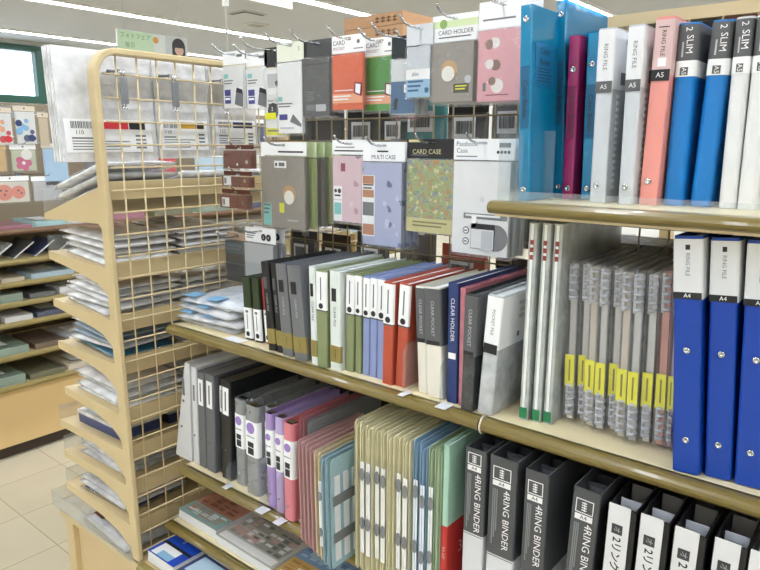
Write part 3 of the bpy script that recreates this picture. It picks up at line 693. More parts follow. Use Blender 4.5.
for k,(x,y,w,lean,cm,lb) in enumerate([(-.289,1.0,.0275,-.001,slimb,'bright blue slim pocket file beside the salmon pink binder'),(-.2545,1.006,.0275,.006,slimb,'bright blue slim pocket file beside the pearl white files'),
      (-.2155,.999,.0215,-.003,slimw,'pearl white slim pocket file beside the bright blue files'),(-.1925,.999,.024,-.002,slimw,'pearl white slim pocket file at the right edge of the top shelf')]):
    h=.2475
    t, x0 = stand('slim_file', lb, 'clear file', x,y,-.083,w,h,lean,'slim pocket files')
    mb = MB(); ucover(mb, x0, x0+w, 0, .185, 0, h, .0016, .007, ); mb.build('cover', cm, t)
    mb = MB(); mb.box(x0+.003,x0+w-.003,.02,.18,.004,h-.006); mb.build('pages', pagew, t)
    def wrap(z0,z1,m,nm):
        mb = MB(); ucover(mb, x0-.0006,x0+w+.0006,-.0008,.10,z0,z1,.0005,.0075); return mb.build(nm, m, t)
    l = wrap(h*.80,h*.99,dgrey,'spine_label'); wrap(h*.715,h*.80,white,'label_foot')
    text('2', .012, ltext, l, (x0+w*.55,-.0012,h*.965), DOWN); text('SLIM', .0125, ltext, l, (x0+w*.62,-.0012,h*.885), DOWN)
    MB().box(x0+w*.28,x0+w*.36,-.0012,-.0009,h*.82,h*.90).build('label_print', lgrey, l)
    b = MB().box(x0+w*.28,x0+w*.66,-.0013,-.0009,h*.722,h*.765).build('grey_tab', dgrey, l); text('A5', .0085, ltext, b, (x0+w*.47,-.0016,h*.743), DOWN)
mb = MB()   # clear guard along the top shelf
mb.box(0,.89,0,.002,0,.020)
tag(mb.build('shelf_guard', clear, None, (-.473,.846,-.0825+H)), 'low clear strip along the front of the top shelf', 'shelf guard')
mb = MB(); mb.box(0,.002,0,.12,0,.105); mb.box(-.0,.03,.118,.12,0,.105)
tag(mb.build('end_guard', clear, None, (-.4765,.852,-.0825+H)), 'clear upright plate closing the left end of the top shelf', 'shelf guard')

# ---- lower shelf, left
t = thing('file_case', 'white file case with splayed side hanging over the left end of the lower shelf', 'file case', (-1.302,.867,-.7645))
wpp = mat('white_pp','d9dadb',.4)
mb = MB(); o = [(-.066,0),(0,0),(.013,.255),(-.004,.257)]
mb.prism(o, 0, .0018, 'y'); mb.prism([(-.066,0),(-.0645,0),(-.0025,.257),(-.004,.257)], .0018,.22,'y'); mb.prism([(-.0016,0),(0,0),(.013,.255),(.0114,.255)], .0018,.22,'y')
mb.prism([(-.0645,0),(-.0016,0),(-.0016,.0016),(-.0645,.0016)], .0018,.22,'y'); mb.build('case', wpp, t)
rivet(t, -.033, .085, dgrey, .003); MB().box(-.021,-.012,-.0008,-.0002,.17,.215).build('spine_print', ink, t); MB().disc((-.019,-.0008,.155),.0035).build('print_dot', dgrey, t)
pgd = mat('dark_inner','2b2c2e',.5)
def boxfile(label, x, y, w, h, lean, cm, lab, d=.215):
    t, x0 = stand('box_file', label, 'file', x, y, -.765, w, h, lean, 'plain spine files on the lower shelf')
    mb = MB(); ucover(mb, x0, x0+w, 0, d, 0, h, .0016, .004); mb.box(x0+.0017,x0+w-.0017,.0017,d,h-.0026,h-.001); mb.build('cover', cm, t)
    mb = MB(); mb.box(x0+.003,x0+w-.003,.01,d-.005,.003,h-.008); mb.build('pages', pgd if cm is not wpp else pagew, t)
    if lab:
        l = MB().box(x0+w*.2,x0+w*.82,-.0008,-.0002,h*.66,h*.93).build('spine_label', white, t)
        MB().box(x0+w*.44,x0+w*.58,-.0012,-.0009,h*.70,h*.89).build('label_print', ink, l)
    MB().disc((x0+w*.45,-.0008,h*.30), .0028).build('punch_mark', dgrey, t)
    return t
t = boxfile('slim white file beside the splayed white file case', -1.2955,.868,.0195,.250,.010, wpp, False)
MB().box(.0-.012,-.006,-.0008,-.0002,.165,.205).build('spine_print', ink, t)
gmid = mat('mid_grey_cover','66686b',.4)
boxfile('grey file with white spine label, left of the two grey ones on the lower shelf', -1.2735,.868,.029,.243,.010, gmid, True)
boxfile('grey file with white spine label, right of the two grey ones on the lower shelf', -1.2415,.867,.033,.246,.011, gmid, True)
boxfile('narrow black file with white spine label, pushed back between grey and black files', -1.2045,.879,.018,.239,.010, blackpp, True)
boxfile('wide black file with white spine label beside the smoky clear binders', -1.1835,.867,.034,.246,.013, blackpp, True)
smk = film('smoky_binder','f2f3f3','b9bcbd',.42,.1,bump=.1); pur = mat('lilac_mark','9c7fc4',.5)
def bandbinder(label, x, y, w, h, lean, cm, pg, d=.2, grp='binders with a round lilac mark', dark=False):
    t, x0 = stand('ring_binder', label, 'ring binder', x, y, -.765, w, h, lean, grp)
    mb = MB(); ucover(mb, x0, x0+w, 0, d, 0, h, .0016, min(.009,w*.4)); mb.build('cover', cm, t)
    if pg: mb = MB(); mb.box(x0+.003,x0+w-.003,.055,d-.01,.004,h*.86); mb.build('pages', pg, t)
    mb = MB(); ucover(mb, x0-.0006,x0+w+.0006,-.0008,.012,h*.44,h*.83,.0005,min(.0095,w*.42)); l = mb.build('spine_label', white, t)
    MB().disc((x0+w*.5,-.0014,h*.755), w*.30).build('round_mark', pur, l)
    MB().box(x0+w*.28,x0+w*.72,-.0013,-.0009,h*.46,h*.535).build('dark_mark', dtext, l); MB().box(x0+w*.28,x0+w*.72,-.0013,-.0009,h*.545,h*.60).build('dark_mark', dtext, l)
    MB().box(x0+w*.2,x0+w*.8,-.0013,-.0009,h*.655,h*.662).build('print_line', ink, l)
    rings(t, x0, w, .012, (h*.93,h*.5,h*.08), r=min(.011,w*.3))
    MB().box(x0+w*.22,x0+w*.78,.008,.02,h*.965,h*1.0).build('ring_lever', chrome, t)
    rivet(t, x0+w*.45, h*.14, steel, .003)
    return t
bandbinder('smoky clear binder with lilac round mark, leftmost of the clear ones beside the black file', -1.139,.872,.035,.209,.004, smk, None)
bandbinder('narrow smoky clear binder pushed back between two wider clear ones', -1.0985,.886,.009,.212,.003, smk, None)
bandbinder('smoky clear binder with lilac round mark, widest and nearest the shelf edge', -1.088,.860,.043,.212,.005, smk, None)
bandbinder('smoky clear binder with lilac round mark, touching the first purple binder', -1.042,.876,.026,.214,.004, smk, None)
purc = mat('purple_cover','a58dc2',.4); purl = mat('light_purple_cover','b8a8d4',.4); pinkb = mat('rose_cover','d98089',.4)
bandbinder('deep purple ring binder with lilac round mark', -1.008,.853,.025,.214,-.003, purc, pagew, grp='coloured open binders')
bandbinder('pale purple ring binder with lilac round mark, between deep purple and rose ones', -.979,.850,.026,.216,.003, purl, pagew, grp='coloured open binders')
bandbinder('rose pink ring binder with lilac round mark', -.945,.842,.031,.216,.004, pinkb, pagew, grp='coloured open binders')

# ---- index folders that jut out over the shelf edge
def folder(label, x, y, w, h, d, cm, strip=None, grp=None, lean=0, face=False, clipz=(.28,.62)):
    t, x0 = stand('index_folder', label, 'folder', x, y, -.765, w, h, lean, grp)
    mb = MB(); n = 3
    for k in range(n):
        xx = x0+.0004+(w-.0016)*k/(n-1); yo = .003*abs(k-1); dz = -.004*(k%2)
        poly = [(yo,.003),(yo+.003,0),(d-.004,0),(d,.004),(d,h-.012+dz),(d-.008,h+dz),(yo+.006,h+dz),(yo+.001,h-.003+dz),(yo,h-.007+dz)]
        mb.prism(poly, xx, xx+.0008, 'x')
    mb.build('leaf', cm, t)
    if strip:
        mb = MB(); mb.box(x0+w*.22,x0+w*.78,.0005,.0022,h*.14,h*.76); s = mb.build('paper_strip', paperw, t)
        for z_ in clipz:
            mb = MB(); mb.prism([(x0+w*.5+w*.40*math.cos(a), h*z_+h*.042*math.sin(a)) for a in [2*PI*q/12 for q in range(12)]], -.0012,.0003,'y'); mb.build('grey_clip', mat('grey_clip','7c7f80',.45), t)
    if face:      # three strips on the broad side held by two grey clips
        for k in range(3):
            MB().box(x0+w+.0002,x0+w+.0014,.012+.024*k,.026+.024*k,h*.06,h*.84).build('paper_strip', paperw, t)
        for z_ in clipz: MB().box(x0+w+.0016,x0+w+.0026,.006,.082,h*z_-h*.045,h*z_+h*.045).build('grey_clip', mat('grey_clip','7c7f80',.45), t)
    return t
pkf = film('pink_folder','f6e2e0','d9afad',.93,.3,bump=.2); crf = film('cream_folder','faf4e4','ead9b6',.93,.3,bump=.2); blf = film('sky_folder','e2eff4','a9c8d2',.93,.25,bump=.2)
ylf = film('yellow_folder','fdfaec','f3ecc6',.93,.25,bump=.2); bl2 = film('steel_blue_folder','e4f0f6','9dbdd6',.93,.25,bump=.2); gnf = film('green_folder','ecf5e6','c1d4b2',.93,.25,bump=.2); mnt = film('mint_folder','b9d8c6','8fbca6',.62,.25,bump=.2)
for k in range(4): folder(f'dusty pink index folder, {ORD[k]} of four beside the rose binder', -.858+.0145*k,.806-.004*k,.0125,.212,.19,pkf,None,'dusty pink folders',-.004)
for k in range(2): folder(f'cream index folder between the pink and sky blue ones, {["left","right"][k]} of two', -.799+.0135*k,.790-.003*k,.0115,.213,.19,crf,k==1,'cream folders',-.004)
folder('sky blue index folder with a bare front edge beside the cream folders', -.771,.780,.011,.215,.17,blf,None,'sky blue folders',-.004)
folder('sky blue index folder with three white strips and grey clips on its side', -.758,.778,.0125,.216,.17,blf,None,'sky blue folders',-.004,True)
for k in range(8):
    folder(f'tall pale yellow index folder, {ORD[k]} of eight from the left', -.722+.0158*k,.813-.003*(k%3),.0138,.290-.003*(k%2),.25,ylf,k in (1,2,3,4,6,7),'tall yellow folders',0,False,(.34+.008*(k%3),.69-.01*(k%3)))
folder('tall steel blue index folder, left of two beside the yellow ones', -.5935,.815,.0138,.290,.25,bl2,True,'tall blue folders',0,False,(.34,.69))
folder('tall steel blue index folder, right of two beside the green ones', -.5775,.812,.0138,.286,.25,bl2,True,'tall blue folders',0,False,(.30,.66))
folder('tall green index folder with white strip', -.5620,.814,.0138,.288,.25,gnf,True,'tall green folders',0,False,(.32,.66))
folder('tall green index folder without strip beside the mint display book', -.5465,.815,.0095,.286,.25,gnf,None,'tall green folders')
folder('clear rose index folder standing behind the rose binder', -.900,.848,.012,.236,.22,film('rose_clear','eec9cc','d79aa0',.5,.2,bump=.3),None,None)
folder('wide clear folder with grey clip behind the pink folders', -.880,.850,.012,.232,.22,film('grey_clear','dfe3e4','c2c8ca',.45,.2,bump=.4),None,None)
t = clearfile('mint green display book with a red price sticker at its foot', -.535,.818,.011,.300,0, mat('mint_cover','a6cdb8',.35),'none',z=-.765,d=.23)
red = mat('red_sticker','b42a26',.45); r_ = band(t,0,.011,.03,.158,.12,red,'red_sticker',.0005)
text('350', .03, mat('pale_red_print','e9b3a6',.5), r_, (.0122,.055,.105), (PI/2,0,PI/2)); text('A4 40P', .008, mat('pale_red_print','e9b3a6',.5), r_, (.0055,-.0012,.11), DOWN)
MB().box(.0113,.0116,.02,.10,.135,.139).build('print_line', mat('pale_red_print','e9b3a6',.5), r_)

# ---- four-ring binders, grey over white
ringd = mat('binder_dark_grey','4d4f51',.35); bwhite = mat('binder_white','d7d8d9',.35); vinyl = film('vinyl_jacket','e9ecee','d5dadd',.22,.08,bump=.15)
for k,(x,y,w,lean,d,nm) in enumerate([(-.4975,.823,.037,0,.235,'narrowest, leftmost of the four'),(-.454,.823,.047,.0,.235,'widest, second of the four'),(-.392,.817,.037,0,.235,'third of the four'),(-.327,.813,.039,.010,.235,'leaning, rightmost of the four')]):
    h = .3065
    t, x0 = stand('ring_binder', f'grey and white four-ring binder lettered in white, {nm}', 'ring binder', x, y, -.765, w, h, lean, 'four-ring binders')
    mb = MB(); ucover(mb, x0,x0+w,0,d,0,h*(.53,.467,.46,.46)[k],.0022,.003); mb.build('lower_cover', bwhite, t)
    mb = MB(); ucover(mb, x0,x0+w,0,d,h*(.5302,.4672,.4602,.4602)[k],h,.0022,.003); u = mb.build('upper_cover', ringd, t)
    mb = MB(); mb.box(x0+.004,x0+w-.004,.10,d-.01,.004,h-.03); mb.build('inner_sheets', pgd, t)
    card = MB().box(x0+.0035,x0+w-.0035,.045,.047,.01,h-.010).build('insert_card', ringd, t)
    MB().box(x0+w*.2,x0+w*.8,.0443,.0448,h-.040,h-.016).build('card_print', ink, card)
    card = MB().box(x0+.0035,x0+w-.0035,.085,.087,.01,h-.016).build('insert_card', ringd, t)
    rings(t, x0, w, .012, (h*.7,h*.45,h*.2), r=w*.28)
    cx = x0+w*.47; s = w*.32; hb = (.467,.53,.54,.54)[k]
    mb = MB(); a,b = (h-.026,h-.007) if k == 0 else (h-.036,h-.015)
    for q in ((cx-s,cx-s+.0012,a,b),(cx+s-.0012,cx+s,a,b),(cx-s,cx+s,a,a+.0012),(cx-s,cx+s,b-.0012,b)): mb.box(q[0],q[1],-.0007,-.0002,q[2],q[3])
    mb.box(cx-.0004,cx+.0004,-.0007,-.0002,a+.003,b-.003)
    for j in range(4): mb.box(cx-.004,cx+.003,-.0007,-.0002,a+(b-a)*(.2+.17*j),a+(b-a)*(.27+.17*j))
    mb.build('emblem', ltext, t)
    p = MB().box(cx-s,cx+s,-.0007,-.0002,a-.0105,a-.002).build('size_tab', ltext, t); text('A4', .0085, dtext, p, (cx,-.0011,a-.0062))
    text('4RING BINDER', .0152, ltext, t, (x0+w*.66,-.0008,a-.064), DOWN)
    mb = MB()
    for j in range(3): mb.box(x0+w*(.16+.07*j),x0+w*(.20+.07*j),-.0007,-.0003,a-.11+.012*j,a-.016)
    mb.build('small_print', mat('mid_grey_print','858789',.6), t)
    MB().box(x0+.001,x0+w-.001,-.0006,-.0002,h*(.52,.457,.45,.45)[k],h*(.523,.46,.453,.453)[k]).build('line', ringd, t)
# ---- two-ring files with white spine
blk3 = mat('black_file_cover','151517',.4); wspine = mat('white_spine','dedede',.4); dk = mat('tab_dark','3a3a3c',.5)
for k,(x,y) in enumerate([(-.2685,.803),(-.2275,.803),(-.1855,.801),(-.1415,.806),(-.1035,.806)]):
    w, h = .037, .307
    t, x0 = stand('ring_file', f'black two-ring file with white spine, {ORD[k]} from the four-ring binders', 'ring file', x, y, -.765, w, h, .004, 'two-ring files with white spines')
    mb = MB(); ucover(mb, x0,x0+w,0,.235,0,h-.003,.0022,.002); mb.build('cover', blk3, t)
    sp = MB().box(x0+.0015,x0+.0295,-.0012,-.0002,.004,h).build('spine_card', wspine, t)
    mb = MB(); mb.box(x0+.006,x0+w-.004,.032,.0335,.02,h-.006); mb.build('inner_card', mat('inner_white','b9bcc2',.45), t)
    mb = MB(); mb.box(x0+.006,x0+w-.004,.075,.0765,.02,h-.004); mb.build('rear_card', mat('inner_taupe','6e6a62',.5), t)
    rings(t, x0, w, .012, (h*.6,h*.3), r=.010)
    b = MB().box(x0+.0075,x0+.0215,-.0017,-.0013,h*.865,h*.91).build('square_mark', dk, sp)
    text('オ', .010, mat('mark_grey','a9a9a9',.6), b, (x0+.0145,-.0021,h*.8875), DOWN, 'mark_print')
    text('2リングファイル', .0145, dtext, sp, (x0+.0148,-.0014,h*.85-.054), DOWN, bold=.02)

# ---- clear dividers with a white foot on the shelves
def divider(label, x, y, z, d, h, foot=.03, rz=0):
    t = thing('shelf_divider', label, 'shelf divider', (x,y,z+.0004), (0,0,rz), 'clear shelf dividers')
    MB().prism([(0,0),(d,0),(d,h*.6),(d*.8,h),(.012,h),(0,h-.012)], 0, .0016, 'x').build('plate', clear, t)
    MB().box(.0018,.0018+foot,-.016,.009,0,.0012).build('foot', mat('white_foot','e2e4e8',.3), t)
divider('clear divider right of the leaning brick red file', -.6415,.848,-.413,.15,.085,.012)
divider('clear divider with white foot under the cream files', -.5640,.846,-.413,.10,.075,.02)
divider('clear divider whose foot shows in front of the black file on the lower shelf', -1.1475,.853,-.765,.08,.05,.016)
divider('clear divider whose foot shows before the deep purple binder', -1.0135,.836,-.765,.15,.11,.024)
divider('clear divider whose foot shows before the pale purple binder', -.9505,.830,-.765,.15,.10,.02)
t = thing('bookend', 'black sheet bookend behind the clear file at the bay joint', 'bookend', (-.445,.93,-.4124))
mb = MB(); mb.prism([(0,0),(.16,0),(.16,.15),(.10,.15),(.05,.12),(.02,.07),(.004,.03)], -.0016, 0, 'x'); mb.box(-.02,-.0018,.02,.15,0,.0014); mb.build('plate', mat('black_steel','17171a',.4), t)
# ------------------------------------------------------------------ merchandise hung on hooks from the wire back
def hook(label, x, z, tip=.985, group='display hooks on the wire back', root=BK):
    """single wire hook: clip on the grid, straight rod, upturned tip.  z is the height of the rod"""
    t = thing('display_hook', label, 'hook', (x,root-.0062,z), (0,0,0), group)
    L = root-.0062-tip
    mb = MB(); mb.tube([(0,-.0045,.0),(0,-L+.03,0),(0,-L+.012,.004),(0,-L,.012),(0,-L-.004,.018)], .0021, 7); mb.build('rod', chrome, t)
    mb = MB(); mb.box(-.012,.012,-.0022,-.0006,-.028,.012); mb.build('clip_plate', steel, t)
    return t
def pack(label, x, y, top, w, h, hh, body, head, art=None, cat='card case', group=None, tilt=0., bt=.008, name='hanging_pack', inset=.004, film_=None, hole=True):
    """x: left edge; top: top edge.  header card with a real slot, insert and clear bag"""
    t = thing(name, label, cat, (x+w/2,y,top-.0065), (tilt,0,0), group)     # pivots on the rod
    a,b = -w/2,w/2; tp = .0065
    mb = MB(); zb = tp-hh; sl = .0075
    if hole:
        mb.box(a,b,0,.0012,zb,-.0035); mb.box(a,-sl,0,.0012,-.0035,.0027); mb.box(sl,b,0,.0012,-.0035,.0027); mb.box(a,b,0,.0012,.0027,tp)
    hd = mb.build('header_card', head, t)
    mb = MB(); z0 = tp-h; ins = inset
    mb.box(a+ins,b-ins,.0006-bt/2,.0006+bt/2,z0+.005,zb-.003); bd = mb.build('insert', body, t)
    mb = MB(); mb.box(a,b,.0-bt/2-.0006,-bt/2-.0001,z0,zb-.001); mb.box(a,b,bt/2+.0013,bt/2+.0018,z0,zb-.001)
    mb.box(a-.0002,a+.0004,-bt/2-.0006,bt/2+.0018,z0,zb-.001); mb.box(b-.0004,b+.0002,-bt/2-.0006,bt/2+.0018,z0,zb-.001); mb.box(a,b,-bt/2-.0006,bt/2+.0018,z0-.0004,z0)
    bg_ = mb.build('bag', film_ or bag, t)
    fy = -bt/2+.0006
    if art: art(t, hd, bd, a, b, z0, zb, tp, fy)
    return t
def rect(par, x0,x1,z0,z1,y,m,name='print'): return MB().box(x0,x1,y-.0004,y,z0,z1).build(name, m, par)
def lines(par, x0,x1,z0,z1,n,y,m,name='print_lines',frac=.45):
    mb = MB(); s = (z1-z0)/n
    for k in range(n): mb.box(x0, x1-(x1-x0)*.15*((k*7)%3), y-.0003, y, z1-s*(k+frac), z1-s*k)
    return mb.build(name, m, par)
def barcode(par, x0,x1,z0,z1,y,seed=1):
    rnd = random.Random(seed); mb = MB(); p = x0
    while p < x1-.001:
        w_ = rnd.choice((.0006,.001,.0016)); mb.box(p,min(p+w_,x1),y-.0003,y,z0,z1); p += w_+rnd.choice((.0007,.0012))
    return mb.build('bar_code', dtext, par)
wgrey = mat('warm_grey_case','8f8880',.45,vary=.05,scale=60); lime = mat('lime_header','d6e4b4',.5); limec = mat('lime_case','c0cb8c',.45)
palepink = floral('pale_pink_print','d9bcc4',['b58c9a','8a7a8a','c79aa8','e3cdd3'],36,.24); lilac = floral('lilac_leaf_print','a9b0d0',['5b6488','6e769a','8087aa','c3c7df'],40,.27)
floralm = floral('flower_field_print','93a06a',['b9783f','6b7aa0','c9c78c','7a8f52','a88a4a'],120,.46); pinkcase = mat('pink_case','e0a2a8',.45); orange = mat('orange_case','d6520a',.4,bump=.2,bscale=150)
greenc = mat('green_case','3c8a2e',.4); darkw = mat('charcoal_case','3c3d3d',.45,bump=.2,bscale=120); bluew = mat('denim_blue_case','235a86',.45); skyw = mat('sky_label','8fbcd8',.45)
leather = mat('chestnut_leather','6f3524',.42,bump=.35,bscale=180); tan = mat('tan_patch','c39a6a',.5); yelp = mat('bright_yellow_print','e2e02c',.45); indigo = mat('indigo_print','33368a',.5); aqua = mat('aqua_print','7fc6c0',.5); plum = mat('plum_print','8c3550',.5)
ivory = mat('ivory_fabric','e6e4dc',.5)

# --- lower row -------------------------------------------------------------
def art_grey(t,hd,bd,a,b,z0,zb,tp,fy):
    lines(hd,a+.06,b-.01,zb+.002,zb+.010,1,0,dtext); rect(hd,a,b,zb+.016,tp-.012,-.0001,lime,'lime_strip') if False else None
    w=b-a
    rect(bd,a+.05,a+.09,zb-.028,zb-.012,fy,white,'badge'); rect(bd,a+.054,a+.060,zb-.024,zb-.017,fy-.0006,black); rect(bd,a+.066,a+.085,zb-.024,zb-.016,fy-.0006,ink)
    MB().disc((.022,fy-.0006,z0+.083),.021,'y',.0005,20).build('round_print', tan, bd); MB().disc((.022,fy-.0012,z0+.076),.016,'y',.0005,20).build('round_print', ivory, bd)
    rect(bd,-.012,.004,z0+.04,z0+.062,fy,yelp); rect(bd,a+.008,a+.036,z0+.008,z0+.060,fy,aqua,'side_label'); lines(bd,a+.010,a+.034,z0+.03,z0+.058,3,fy-.0006,ink)
    rect(bd,.015,.05,z0+.022,z0+.025,fy,lgrey)
X,W_ = -1.216,.152
hook('display hook holding the warm grey and lime card cases', X+W_/2, -.0015, .995)
pack('warm grey card case with a round animal print, front of the lime hook', X,1.045,.006,W_,.200,.030,wgrey,white,art_grey,group='lime topped card cases',inset=.004)
for k in range(4): pack(f'lime green card case, {ORD[k]} behind the warm grey card case', X+.0025*(k+1),1.045+.028+.024*k,.006,W_,.200-.004*k,.034,limec if k%2==0 else wgrey,lime,None,group='lime topped card cases',bt=.012)
def art_pink(t,hd,bd,a,b,z0,zb,tp,fy):
    lines(hd,a+.006,b-.006,zb+.003,zb+.009,1,0,dtext); lines(hd,a+.01,b-.03,zb+.012,zb+.016,1,0,ink)
    rect(bd,a+.006,a+.030,z0+.052,z0+.080,fy,white,'badge'); MB().disc((a+.012,fy-.0008,z0+.070),.004).build('round_mark',dtext,bd); MB().disc((a+.023,fy-.0008,z0+.070),.005).build('round_mark',dtext,bd); lines(bd,a+.009,a+.026,z0+.054,z0+.062,1,fy-.0006,dtext)
    rect(bd,a+.006,a+.030,z0+.006,z0+.050,fy,white,'badge'); rect(bd,a+.008,a+.028,z0+.02,z0+.045,fy-.0006,aqua)
    rect(bd,a+.028,a+.040,zb-.035,zb-.018,fy-.0006,plum)
hook('display hook holding the pale pink card cases', -.930, -.0015+.004, .995)
for k in range(2): pack(['pale pink patterned card case, front of its hook','pale pink patterned card case, behind another pale pink one'][k], -.985+.002*k,1.045+.016*k,.0105,.093,.176,.030,palepink,white,art_pink,group='pale pink card cases')
def art_lilac(t,hd,bd,a,b,z0,zb,tp,fy):
    text('MULTI CASE',.0115,dtext,hd,(0,-.0004,zb+.008),squash=1.0); rect(hd,-.016,.012,tp-.020,tp-.017,-.0001,black)
    w=b-a; rect(bd,a+.003,a+.036,z0+.022,zb-.028,fy,white,'side_label')
    for q,(c,e,m) in enumerate([(.86,.99,mat('copper_print','b27a5a',.5)),(.64,.76,mat('copper_print','b27a5a',.5)),(.02,.2,mat('copper_print','b27a5a',.5)),(.34,.56,ink)]):
        h_ = zb-.028-z0-.022; rect(bd,a+.005,a+.034,z0+.022+c*h_,z0+.022+e*h_,fy-.0006,m)
    lines(bd,a+.006,a+.033,z0+.115,z0+.128,2,fy-.0006,dtext)
hook('display hook holding the lilac leaf print cases', -.841, -.001, .99)
for k in range(3): pack(f'lilac case with leaf print and copper side label, {["front","second","third"][k]} on its hook', -.895+.004*k,1.040+.018*k,.0065,.108,.212,.038,lilac,white,art_lilac if k==0 else None,group='lilac leaf print cases',bt=.012)
def art_yel(t,hd,bd,a,b,z0,zb,tp,fy):
    text('CARD CASE',.0125,mat('pale_gold_print','cfc79a',.5),hd,(-.012,-.0004,zb+.012)); lines(hd,a+.01,a+.05,zb+.003,zb+.007,1,0,ink); rect(hd,a+.004,a+.035,tp-.006,tp-.001,0,mat('pale_gold_print','cfc79a',.5))
    rect(bd,a+.003,b-.003,z0+.003,z0+.030,fy,mat('straw_strip','cdc486',.5),'title_strip'); lines(bd,-.04,.04,z0+.010,z0+.024,2,fy-.0006,mat('olive_print2','7e7a48',.5))
hook('display hook holding the flower print card cases', -.727, .0045, .995)
for k in range(2): pack(f'card case with dense flower print and black header, {["front","second"][k]} on its hook', -.786+.003*k,1.045+.016*k,.012,.117,.180,.036,floralm,black,art_yel,group='flower print card cases')
def art_pas(t,hd,bd,a,b,z0,zb,tp,fy):
    text('Passbook',.0120,ink,hd,(a+.028,-.0004,tp-.009)); text('Case',.0120,ink,hd,(a+.018,-.0004,tp-.021)); lines(hd,a+.006,a+.05,zb+.003,zb+.007,1,0,ink)
    for k in range(4): MB().disc((b-.032+.007*k,-.0004,zb+.014),.0028).build('dot_mark',dtext,hd)
    rect(hd,b-.03,b-.008,zb+.022,zb+.030,0,ink)
    rect(bd,a+.028,b-.006,z0+.070,z0+.080,fy,ink,'title_strip'); lines(bd,a+.032,b-.02,z0+.072,z0+.078,1,fy-.0006,white,frac=.6)
    for z_ in (.028,.048):
        MB().disc((a+.034,fy-.0006,z0+z_),.0068,'y',.0005,18).build('round_mark',dtext,bd); MB().disc((a+.034,fy-.0011,z0+z_),.0050,'y',.0004,18).build('round_mark',white,bd); rect(bd,a+.031,a+.037,z0+z_-.001,z0+z_+.001,fy-.0016,dtext)
    MB().disc((b-.028,fy-.0006,z0+.038),.024,'y',.0005,22).build('shadow_print',ink,bd)
    rect(bd,a+.045,b-.030,z0+.016,z0+.062,fy-.0012,dtext,'booklet_print'); rect(bd,a+.046,b-.031,z0+.017,z0+.052,fy-.0018,mat('pale_print','d8d8d8',.5),'booklet_print'); rect(bd,b-.056,b-.034,z0+.014,z0+.050,fy-.0024,lgrey,'booklet_print')
    rect(bd,a+.046,a+.056,z0+.055,z0+.075,fy-.0012,white)
    MB().disc((.004,fy-.0004,z0+.105),.005).build('snap_button', mat('snap_white','dfe1e2',.3), bd)
hook('display hook holding the white passbook cases', -.613, .0045, .985)
for k in range(3): pack(f'white passbook case with printed booklet picture, {["front","second","third"][k]} on its hook', -.675+.004*k,1.040+.018*k,.012,.124,.212,.037,mat('soft_white_case','f1f2f1',.4),white,art_pas if k==0 else None,group='white passbook cases',bt=.010)
# three chestnut leather pouches, one above another, beside the end rack
for k,(z,h_,nm) in enumerate([(-.001,.058,'topmost of three'),(-.063,.040,'middle of three'),(-.106,.048,'lowest of three')]):
    y = 1.035-.008*k
    hook(f'short display hook of the {nm.split(" ")[0]} chestnut pouch', -1.282, z-.006, 1.005)
    def art_l(t,hd,bd,a,b,z0,zb,tp,fy,k=k):
        if k: rect(bd,a+.008,a+.036,z0+.008,z0+.030,fy,white,'white_label'); barcode(bd,a+.011,a+.02,z0+.012,z0+.026,fy-.0006,k)
        else: MB().disc((.0,fy-.0006,z0+.014),.003).build('snap_button',white,bd)
        rect(bd,b-.036,b-.034,z0+.004,zb-.004,fy,mat('dark_seam','3f1c12',.5),'seam')
        MB().disc((b-.016,fy-.0008,z0+.02),.005).build('snap_button',chrome,bd)
    pack(f'chestnut leather pouch beside the wire rack, {nm}', -1.334,y,z,.104,h_+.002,.010,leather,mat('brown_strip','5a2c1e',.5),art_l,cat='pouch',group='chestnut pouches',bt=.016,inset=.001)
# --- upper row -------------------------------------------------------------
def art_w(t,hd,bd,a,b,z0,zb,tp,fy):
    rect(hd,b-.028,b-.008,tp-.014,tp-.008,-.0001,ink); rect(bd,a+.003,b-.003,z0+.003,z0+.052,fy,white,'front_label')
    rect(bd,a+.006,a+.022,z0+.072,z0+.082,fy,aqua); lines(bd,a+.006,a+.04,z0+.056,z0+.068,2,fy,ink)
    rect(bd,a+.008,a+.030,z0+.032,z0+.046,fy-.0006,indigo); rect(bd,a+.008,a+.030,z0+.014,z0+.030,fy-.0006,indigo); lines(bd,a+.010,a+.028,z0+.017,z0+.027,1,fy-.0012,white)
    MB().prism([(.004,z0+.012),(.034,z0+.004),(.036,z0+.036),(.012,z0+.046)], fy-.0010, fy-.0006, 'y').build('folding_case_print', ink, bd)
    MB().prism([(.010,z0+.040),(.036,z0+.034),(.034,z0+.044),(.014,z0+.050)], fy-.0014, fy-.0011, 'y').build('folding_case_print', dtext, bd)
frostc = mat('frosted_case','e9ebea',.35)
hook('display hook at the far left of the upper row', -1.303, .207, .99)
pack('frosted card case with indigo print, far left of the upper row', -1.343,1.045,.215,.080,.133,.030,frostc,white,art_w,group='frosted card cases')
hook('display hook second from the left of the upper row', -1.226, .199, .99)
pack('frosted card case with indigo print, second from the left of the upper row', -1.262,1.050,.207,.072,.128,.030,frostc,white,art_w,group='frosted card cases')
